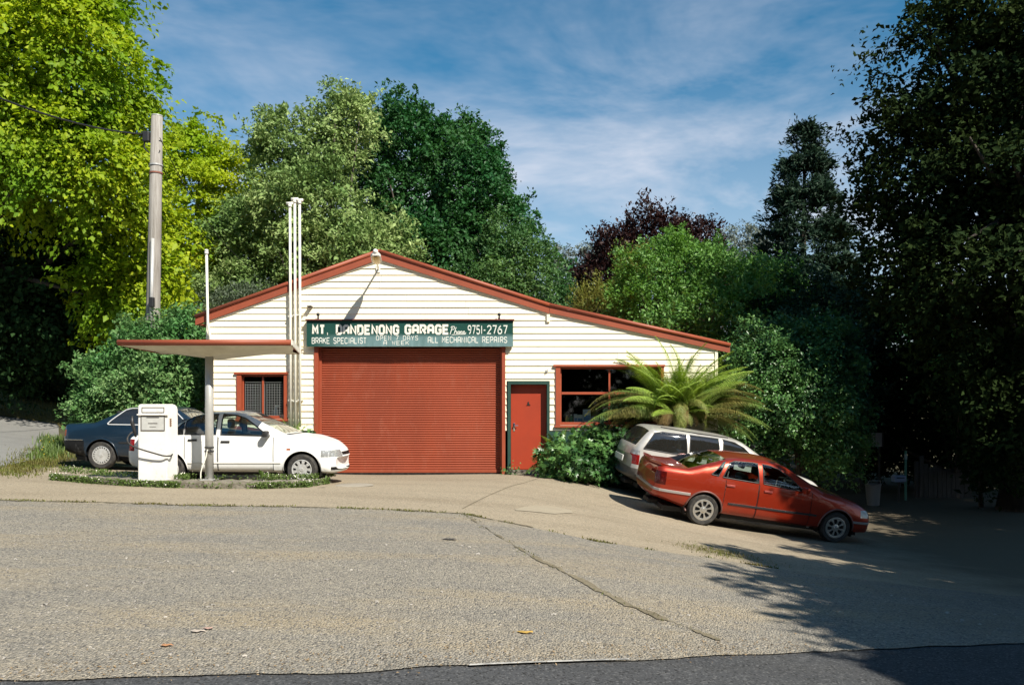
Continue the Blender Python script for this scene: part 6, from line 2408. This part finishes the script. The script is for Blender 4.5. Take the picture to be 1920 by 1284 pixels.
fb = P(1268, 783, 20.5)
gz_ = tz(fb.x, fb.y)
fern('large tree fern over the silver wagon, fresh upright fronds above drooping old ones', (fb.x, fb.y, gz_), fb.z - gz_, 90, 32, 22, 1.06, 3, wall=True)
fb = P(1400, 690, 26.5)
fern('bright tree fern growing behind the right corner of the garage', (fb.x, fb.y, tz(fb.x, fb.y)), fb.z - tz(fb.x, fb.y), 16, 8, 0, 1.0, 5)
fb = hit(1062, 885)
fern('low fern with pale fronds on top of the ivy by the red door', (fx(1050, 20.3), 20.3, tz(fx(1050, 20.3), 20.3)), .45, 12, 6, 0, .45, 8, trunk=False, cat='fern', name='fern')

# ivy heap beside the door: lobed leaves
def ivy_leaf_mesh(name, m):
    out = [(0, 0), (.25, -.42), (.42, -.2), (.85, -.5), (.62, -.12), (1.0, 0), (.62, .12), (.85, .5), (.42, .2), (.25, .42)]
    return out


def lobed(name, c, d, n, L, m, parent):
    d = nrm(d)
    n = nrm(n - d * (n * d).sum(-1, keepdims=True))
    s = np.cross(d, n)
    prof = np.array(ivy_leaf_mesh('', None))
    K = len(prof)
    V = c[:, None, :] + d[:, None, :] * ((prof[:, 0] - .5)[None, :, None] * L[:, None, None]) + s[:, None, :] * (prof[:, 1][None, :, None] * L[:, None, None]) + n[:, None, :] * (-.25 * np.abs(prof[:, 1])[None, :, None] * L[:, None, None])
    b = np.arange(len(c)) * K
    tri = [(0, 1, 2), (0, 2, 8), (0, 8, 9), (2, 3, 4), (8, 6, 7), (2, 4, 8), (4, 6, 8), (4, 5, 6)]
    Fc = np.concatenate([np.stack([b + a, b + b_, b + c_], 1) for a, b_, c_ in tri])
    return np_mesh(name, V.reshape(-1, 3), Fc, m, parent)


def ivy(label, base, blobs, ncl, per, leaf, m, seed, name='ivy_plant'):
    r = np.random.default_rng(seed)
    root = empty(name, base, label=label, cat='plant')
    c, o = clusters(np.array(blobs), ncl, rng=r, lump=.25, rmin=.6, back=.3)
    pos, d, n, Ls, _ = spray(c, o, per, .35, .3, .3, .1, .07, .7, leaf, 1, .7, r)
    n = n + o.repeat(per, 0) * 1.2
    lobed('leaf_mass', pos - np.array(base), d, n, Ls, m, root)
    bm = BM()
    for k in r.choice(len(c), 10, replace=False):
        tube(bm, [Vector((0, 0, -.1)), (Vector(c[k]) - Vector(base)) * .5 + Vector((0, 0, .1)), Vector(c[k]) - Vector(base)], [.02, .014, .006], 5)
    obj('stem', bm, M['bark'], root)
    return root


ivy('leafy ivy heap on the ground right of the red door', gbase(1065, 20.0), [E(1060, 862, 20.0, 48, 40, .5), E(1095, 870, 19.7, 50, 38, .5), E(1035, 880, 20.1, 26, 24, .35), E(1120, 840, 20.1, 50, 40, .5)], 240, 13, .125, L_ivy, 51)
ivy('dark foliage heap between the ivy and the wagon', gbase(1140, 20.25), [E(1130, 850, 20.3, 45, 50, .45), E(1160, 800, 20.5, 40, 40, .3)], 110, 13, .11, L_under, 52)
fb2 = gbase(548, 20.55)
fern('small green fern against the dark wall base behind the white car', (fb2[0], fb2[1], fb2[2]), .75, 12, 5, 0, .38, 9, trunk=False, cat='fern', name='fern')
ivy('bushy weed against the dark wall base near the roller door', gbase(570, 20.6), [E(565, 815, 20.6, 22, 22, .18), E(540, 828, 20.6, 22, 26, .18)], 50, 12, .09, L_ivy, 53, 'wall_weed')
ivy('tiny weed growing at the corner of the red door step', gbase(956, 20.55), [E(956, 884, 20.55, 8, 7, .08)], 12, 9, .05, L_ivy, 54, 'wall_weed')


# ------------------------------------------------------------------ grass, weeds and daisies
L_grass = foliage('grass_blade', (.09, .13, .02), (.20, .20, .05), (.14, .12, .03), .3, .6, None, 2)
L_weed = foliage('weed_leaf', (.07, .13, .025), (.16, .22, .06), None, .3, .5)
L_daisy = mat('daisy', (.8, .78, .66), .6)
L_yel = mat('yellow_flower', (.75, .55, .03), .6)


def blades(name, xy, hgt, wid, m, lean=.35, seed=0, zoff=0.0):
    r = np.random.default_rng(seed)
    n = len(xy)
    b = np.stack([xy[:, 0], xy[:, 1], terr(xy[:, 0], xy[:, 1]) + zoff], 1)
    ph = r.random(n) * 2 * math.pi
    h = hgt * (.4 + .9 * r.random(n))
    ln = lean * h * (.4 + r.random(n))
    side = np.stack([-np.sin(ph), np.cos(ph), np.zeros(n)], 1)
    dr = np.stack([np.cos(ph), np.sin(ph), np.zeros(n)], 1)
    w = wid * (.6 + .8 * r.random(n))
    V = np.empty((n, 5, 3))
    V[:, 0] = b - side * w[:, None]
    V[:, 1] = b + side * w[:, None]
    mid_ = b + dr * (ln * .35)[:, None] + np.stack([0 * h, 0 * h, h * .6], 1)
    V[:, 2] = mid_ + side * w[:, None] * .8
    V[:, 3] = mid_ - side * w[:, None] * .8
    V[:, 4] = b + dr * ln[:, None] + np.stack([0 * h, 0 * h, h], 1)
    k = np.arange(n) * 5
    Fc = np.concatenate([np.stack([k, k + 1, k + 2], 1), np.stack([k, k + 2, k + 3], 1), np.stack([k + 3, k + 2, k + 4], 1)])
    return tag(np_mesh(name, V.reshape(-1, 3), Fc, m), kind='stuff')


def along(pts, n, spread, r, patchy=0.0):
    q = resample([(p[0], p[1]) for p in pts], 400)
    i = r.random(n * 3) * 398
    if patchy is not None and patchy != 0.0:
        keep = (np.sin(i * .11) + np.sin(i * .037 + 1) + r.normal(size=len(i)) * .5) > patchy
        i = i[keep]
    i = i[:n]
    k = i.astype(int)
    f = (i - k)[:, None]
    p = q[k] * (1 - f) + q[k + 1] * f
    return p + r.normal(size=(len(p), 2)) * np.array(spread)


r = np.random.default_rng(77)
g1 = along(joint[1:7], 900, (.03, .035), r, -.1)
g2 = along(joint[6:13], 500, (.02, .02), r, .75)
blades('joint_grass', np.concatenate([g1, g2]), .03, .007, L_grass, .6, 1, .02)
crack = [tuple(hit(x, y))[:2] for x, y in ((872, 968), (930, 1005), (1000, 1048), (1080, 1088), (1180, 1140), (1260, 1172), (1350, 1205))]
ck = resample(crack, 170)
wob = np.convolve(r.normal(size=170), np.ones(5) / 5, 'same') * .07
wid_ = np.clip(np.convolve(r.normal(size=170), np.ones(7) / 7, 'same') * .06 + .014, .003, .05)
sheet('crack', [(x - w_ * .7, y + o_ - w_) for (x, y), o_, w_ in zip(ck, wob, wid_)], [(x + w_ * .7, y + o_ + w_) for (x, y), o_, w_ in zip(ck, wob, wid_)], 340, 4, .030, M['crack'], ragged=.012)
blades('crack_grass', along(crack, 120, (.05, .05), r, .6), .02, .004, L_grass, .7, 2, .025)
sheet('joint_soil', [(x, y - .03) for x, y in joint[1:9]], [(x, y + .035) for x, y in joint[1:9]], 240, 3, .03, M['crack'], ragged=.035)
# tufts
tf = hit(1340, 1036)
xy = np.array([tf.x, tf.y]) + r.normal(size=(900, 2)) * np.array([.28, .24])
blades('grass_tuft', xy, .05, .0035, L_grass, .8, 3)
tf = hit(1400, 1050)
blades('grass_tuft', np.array([tf.x, tf.y]) + r.normal(size=(350, 2)) * np.array([.3, .25]), .035, .003, L_grass, .8, 4)
# verge beside the blue car
vg = [tuple(hit(x, y))[:2] for x, y in ((0, 893), (40, 880), (80, 862), (100, 845))]
xy = along(vg, 4200, (.30, .16), r)
blades('verge_grass', xy, .07, .008, L_grass, .5, 5)
xy2 = along([vg[2], vg[3], tuple(hit(98, 825))[:2]], 800, (.14, .28), r)
blades('verge_weeds', xy2, .22, .011, L_weed, .5, 6)
# lawn beyond the drive
xy = np.stack([r.uniform(-24, -11, 9000), r.uniform(28.8, 37, 9000)], 1)
blades('lawn_grass', xy, .10, .012, foliage('lawn_blade', (.16, .15, .03), (.30, .22, .07), None, .3), .6, 7)


def weeds_on_island():
    rr = np.random.default_rng(9)
    fr = isl_f
    pts, hs = [], []
    for k in range(15000):
        i = rr.random() * 58
        k0 = int(i)
        p = fr[k0] * (1 - (i - k0)) + fr[k0 + 1] * (i - k0)
        w = .5 + .5 * math.sin(i * .55 + .8) * math.sin(i * .23 + 2)
        dens = .25 + 1.0 * w ** 2
        if 27 < i < 40:
            dens *= .25
        if rr.random() > dens:
            continue
        back_ = rr.random() < .35
        y = p[1] + (rr.uniform(.25, .65) if back_ else rr.normal() * .05 - .02)
        pts.append((p[0], y))
        hs.append(back_)
    pts = np.array(pts)
    hs = np.array(hs)
    n = len(pts)
    z = terr(pts[:, 0], pts[:, 1]) + np.where(hs, ht, 0) + rr.random(n) * np.where(hs, .10, .13)
    c = np.stack([pts[:, 0], pts[:, 1], z], 1)
    d = rr.normal(size=(n, 3)) + [0, -.3, .6]
    nn = rr.normal(size=(n, 3)) + [0, -.4, .8]
    L_ = .045 * (.6 + .8 * rr.random(n))
    tag(leaves('island_weeds', c, d, nn, L_, L_ * .42, L_weed), kind='stuff')
    sel = rr.choice(n, 120, replace=False)
    cd = c[sel] + np.array([0, -.03, .05])
    dd = rr.normal(size=(len(sel), 3)) * .4 + [1, 0, 0]
    nd = rr.normal(size=(len(sel), 3)) * .3 + [0, -.6, .8]
    bm = BM()
    V, Fc = [], []
    for p, n_ in zip(cd, nd):
        n_ = Vector(n_).normalized()
        a = n_.orthogonal().normalized()
        b = n_.cross(a)
        s = rr.uniform(.008, .015)
        k = len(V)
        V.append(tuple(Vector(p) + n_ * .004))
        for q in range(8):
            R_ = s * (1 if q % 2 == 0 else .6)
            V.append(tuple(Vector(p) + a * R_ * math.cos(q * math.pi / 4) + b * R_ * math.sin(q * math.pi / 4)))
        Fc += [(k, k + 1 + q, k + 1 + (q + 1) % 8) for q in range(8)]
    tag(np_mesh('daisies', np.array(V), np.array(Fc), L_daisy), kind='stuff')


weeds_on_island()
def broadweed(label, px, py, Y, h, seed):
    p = P(px, py, Y)
    rr = random.Random(seed)
    root = empty('broadleaf_weed', p, label=label, cat='weed', group='weeds on the kerb island')
    for k in range(9):
        az = rr.uniform(0, 2 * math.pi)
        tl_ = rr.uniform(.2, .9)
        bm = BM()
        Lw = h * rr.uniform(.7, 1.1)
        q = []
        for t, w in ((0, .15), (.3, .8), (.6, 1), (.85, .6), (1, .05)):
            x = Lw * t * math.sin(tl_)
            z = Lw * t * math.cos(tl_) - Lw * .25 * t * t
            ww = Lw * .12 * w
            q.append((bm.verts.new((x * math.cos(az) - ww * math.sin(az), x * math.sin(az) + ww * math.cos(az), z)), bm.verts.new((x * math.cos(az), x * math.sin(az), z - ww * .4)),
                      bm.verts.new((x * math.cos(az) + ww * math.sin(az), x * math.sin(az) - ww * math.cos(az), z))))
        for i in range(4):
            for j in range(2):
                bm.faces.new((q[i][j], q[i][j + 1], q[i + 1][j + 1], q[i + 1][j]))
        obj('leaf', bm, L_weed, root)


broadweed('largest broad leaved weed on the kerb, left of the front wheel', 490, 896, 15.3, .22, 1)
broadweed('smaller broad leaved weed beside the canopy post', 408, 900, 15.35, .15, 2)
broadweed('broad leaved weed at the right end of the kerb', 612, 902, 15.3, .14, 3)
# verge flowers
V, Fc = [], []
for k in range(34):
    p = xy[k * 31] if k % 2 else xy2[k * 11]
    z = tz(*p) + r.uniform(.06, .24)
    s = .013
    i = len(V)
    V += [(p[0] - s, p[1] - .05, z), (p[0], p[1] - .05, z - s), (p[0] + s, p[1] - .05, z), (p[0], p[1] - .05, z + s)]
    Fc.append((i, i + 1, i + 2, i + 3))
tag(np_mesh('verge_flowers', np.array(V), np.array(Fc), L_yel), kind='stuff')

# ------------------------------------------------------------------ loose stones on the gravel
def stones(name, n, box, smin, smax, mcol, seed):
    rr = np.random.default_rng(seed)
    x = rr.uniform(box[0], box[1], n * 3)
    y = box[2] + (box[3] - box[2]) * rr.random(n * 3) ** 1.7
    re = np.array(road_edge)
    jo = np.array(joint)
    ok = (y > np.interp(x, re[:, 0], re[:, 1]) + .05) & (y < np.interp(x, jo[:, 0], jo[:, 1]) - .1) & (np.abs(x) < .66 * y + .5)
    x, y = x[ok][:n], y[ok][:n]
    n = len(x)
    s = smin + (smax - smin) * rr.random(n) ** 3
    base_ = np.array([(1, 0, 0), (-1, 0, 0), (0, 1, 0), (0, -1, 0), (0, 0, .6), (.6, .6, .35), (-.6, .6, .3), (.6, -.6, .35), (-.6, -.6, .3)], float)
    F_ = np.array([(0, 5, 4), (5, 2, 4), (2, 6, 4), (6, 1, 4), (1, 8, 4), (8, 3, 4), (3, 7, 4), (7, 0, 4)])
    ph = rr.random(n) * 6.28
    B_ = base_[None] * (1 + .28 * rr.normal(size=(n, 9, 1)))
    X = B_[..., 0] * np.cos(ph)[:, None] - B_[..., 1] * .7 * np.sin(ph)[:, None]
    Y_ = B_[..., 0] * np.sin(ph)[:, None] + B_[..., 1] * .7 * np.cos(ph)[:, None]
    V = np.stack([x[:, None] + X * s[:, None], y[:, None] + Y_ * s[:, None], (terr(x, y) + .021)[:, None] + B_[..., 2] * s[:, None]], -1)
    Fc = (F_[None] + (np.arange(n) * 9)[:, None, None]).reshape(-1, 3)
    return tag(np_mesh(name, V.reshape(-1, 3), Fc, mcol), kind='stuff')


def stone_mat(name, a, b):
    m = foliage(name, a, b, None, 0.0, .9)
    return m


stones('gravel_stones', 12000, (-7, 7, 5.2, 12), .004, .016, stone_mat('stone', (.13, .125, .12), (.36, .33, .29)), 61)
stones('larger_stones', 130, (-7, 7, 5.2, 10), .014, .032, stone_mat('stone_pale', (.22, .2, .18), (.5, .46, .4)), 62)
# dry leaves and grit gathered along the road edge
rr = np.random.default_rng(63)
q = along(road_edge[1:7], 1500, (.1, .12), rr)
q[:, 1] += np.abs(rr.normal(size=len(q))) * .22 + .05
c = np.stack([q[:, 0], q[:, 1], terr(q[:, 0], q[:, 1]) + .03], 1)
L_ = rr.uniform(.008, .026, len(c))
tag(leaves('dry_litter', c, rr.normal(size=(len(c), 3)) * [1, 1, .2], rr.normal(size=(len(c), 3)) * .35 + [0, 0, 1], L_, L_ * .5, foliage('litter', (.17, .115, .06), (.30, .22, .13), None, .0, .8)), kind='stuff')
# a few separate fallen leaves and scraps on the forecourt
for k, (px, py, s, cc, lab) in enumerate(((985, 1192, .06, (.42, .27, .06), 'dry yellow leaf lying on the gravel near the road'), (370, 1190, .055, (.42, .36, .3), 'pale stone chip on the gravel at left'),
                                          (312, 1217, .045, (.38, .19, .09), 'orange scrap on the gravel near the road'), (843, 1015, .09, (.05, .045, .04), 'dark oil stained scrap on the gravel below the joint'), (390, 1185, .04, (.40, .26, .21), 'pinkish scrap beside the pale stone chip'))):
    p = hit(px, py)
    bm = BM()
    n_ = 9
    ring = [bm.verts.new((s * math.cos(a) * (1 + .25 * math.sin(a * 3 + k)), s * .55 * math.sin(a), .006 + .01 * abs(math.sin(a * 2)))) for a in np.linspace(0, 2 * math.pi, n_, endpoint=False)]
    ct = bm.verts.new((0, 0, .016))
    for i in range(n_):
        bm.faces.new((ring[i], ring[(i + 1) % n_], ct))
    o = obj('fallen_leaf' if k in (0,) else 'ground_scrap', bm, mat('scrap', cc, .8))
    o.location = (p.x, p.y, p.z + .022)
    tag(o, lab, 'leaf' if k == 0 else 'scrap')
# drain cover near the kerb end
p = hit(665, 911)
bm = BM()
lathe(bm, [(0, .006), (.34, .006), (.36, 0.0)], 24)
bmesh.ops.rotate(bm, verts=bm.verts[:], matrix=Matrix.Rotation(math.pi / 2, 3, 'X'))
o = obj('drain_cover', bm, mat('cover', (.34, .30, .24), .8, col2=(.28, .25, .2), scale=6), ang=30)
o.location = (p.x, p.y, p.z + .02)
tag(o, 'round worn cover flush with the concrete near the kerb end', 'drain cover')

# ------------------------------------------------------------------ things in the shade at the far right
fy = 25.5
fnc = empty('paling_fence', (fx(1728, fy), fy, tz(fx(1728, fy), fy)), label='short grey paling fence in the dark shade at right', cat='fence')
s_ = fy / F
for k in range(11):
    x = k * .135
    bm = BM()
    hgt_ = 1.02 + .05 * math.sin(k * 2.3) + (.25 if k == 0 else 0)
    bx(bm, x - .06, x + .058, -.01, .012, -.45 - .03 * k, hgt_ - .03 * k)
    obj('paling', bm, M['fence'], fnc)
for zz in (.25, .8):
    bm = BM()
    bx(bm, -.06, 1.42, .0125, .05, zz - .04, zz + .04)
    obj('rail', bm, M['fence'], fnc)
for xx in (-.12, 1.45):
    bm = BM()
    bx(bm, xx - .05, xx + .05, 0.02, .12, -.6, 1.1)
    obj('fence_post', bm, M['fence'], fnc)
yy = 24.6
p = P(1685, 897, yy)
bxr = empty('mail_box', (p.x, yy, tz(p.x, yy)), label='pale blue letterbox on a thin post near the dark fence', cat='letterbox')
h0 = p.z - tz(p.x, yy)
bm = BM()
bx(bm, -.17, .17, -.12, .12, h0 - .09, h0 + .09, .02)
obj('box', bm, mat('pale_blue', (.35, .42, .6), .5), bxr)
bm = BM()
bx(bm, -.11, .11, -.128, -.1205, h0 + .02, h0 + .045)
obj('slot', bm, M['black'], bxr)
bm = BM()
tube(bm, [(0, 0, -.1), (0, 0, h0 - .09)], .03, 8)
obj('post', bm, M['fence'], bxr)
p = P(1698, 870, yy + .3)
ps = empty('marker_post', (p.x, yy + .3, tz(p.x, yy + .3)), label='thin green marker post behind the letterbox', cat='post')
hh = P(1698, 845, yy + .3).z - tz(p.x, yy + .3)
bm = BM()
bx(bm, -.03, .03, -.02, .02, -.2, hh, .006)
obj('stake', bm, mat('green_stake', (.10, .28, .2), .6), ps)
bm = BM()
bx(bm, -.035, .035, -.025, .025, hh - .25, hh - .1)
obj('reflector', bm, mat('reflector', (.4, .5, .45), .4), ps)
yy = 27.0
p = P(1632, 824, yy)
sb = empty('notice_board', (p.x, yy, tz(p.x, yy)), label='grey panelled board on two posts behind the glossy bush', cat='board')
h0 = p.z - tz(p.x, yy)
for k, (a, b) in enumerate(((-.36, -.02), (.02, .36))):
    bm = BM()
    bx(bm, a, b, -.02, .02, h0 - .22, h0 + .22)
    obj('panel', bm, mat('grey_board', (.4, .4, .43), .6), sb)
bm = BM()
for a in (-.38, -.02, .36):
    bx(bm, a, a + .035, -.045, -.021, h0 - .24, h0 + .24)
obj('frame', bm, M['plastic'], sb)
for a in (-.3, .3):
    bm = BM()
    bx(bm, a - .03, a + .03, .021, .08, -.3, h0 + .2)
    obj('post', bm, M['fence'], sb)
yy = 23.6
p = P(1637, 890, yy)
bk_ = empty('plastic_bucket', (p.x, yy, tz(p.x, yy)), label='pale upright bin under the glossy bush in the shade', cat='bin')
bm = BM()
lathe(bm, [(0, 0), (.16, 0), (.2, .55), (.21, .56), (.21, .6), (.18, .6), (.17, .5), (0, .08)], 18)
bmesh.ops.rotate(bm, verts=bm.verts[:], matrix=Matrix.Rotation(math.pi / 2, 3, 'X'))
obj('tub', bm, mat('pale_tub', (.22, .22, .22), .5), bk_, ang=40)
bm = BM()
tube(bm, [(-.21, 0, .52), (-.15, -.12, .7), (.15, -.12, .7), (.21, 0, .52)], .008, 6)
obj('handle', bm, M['steel'], bk_)
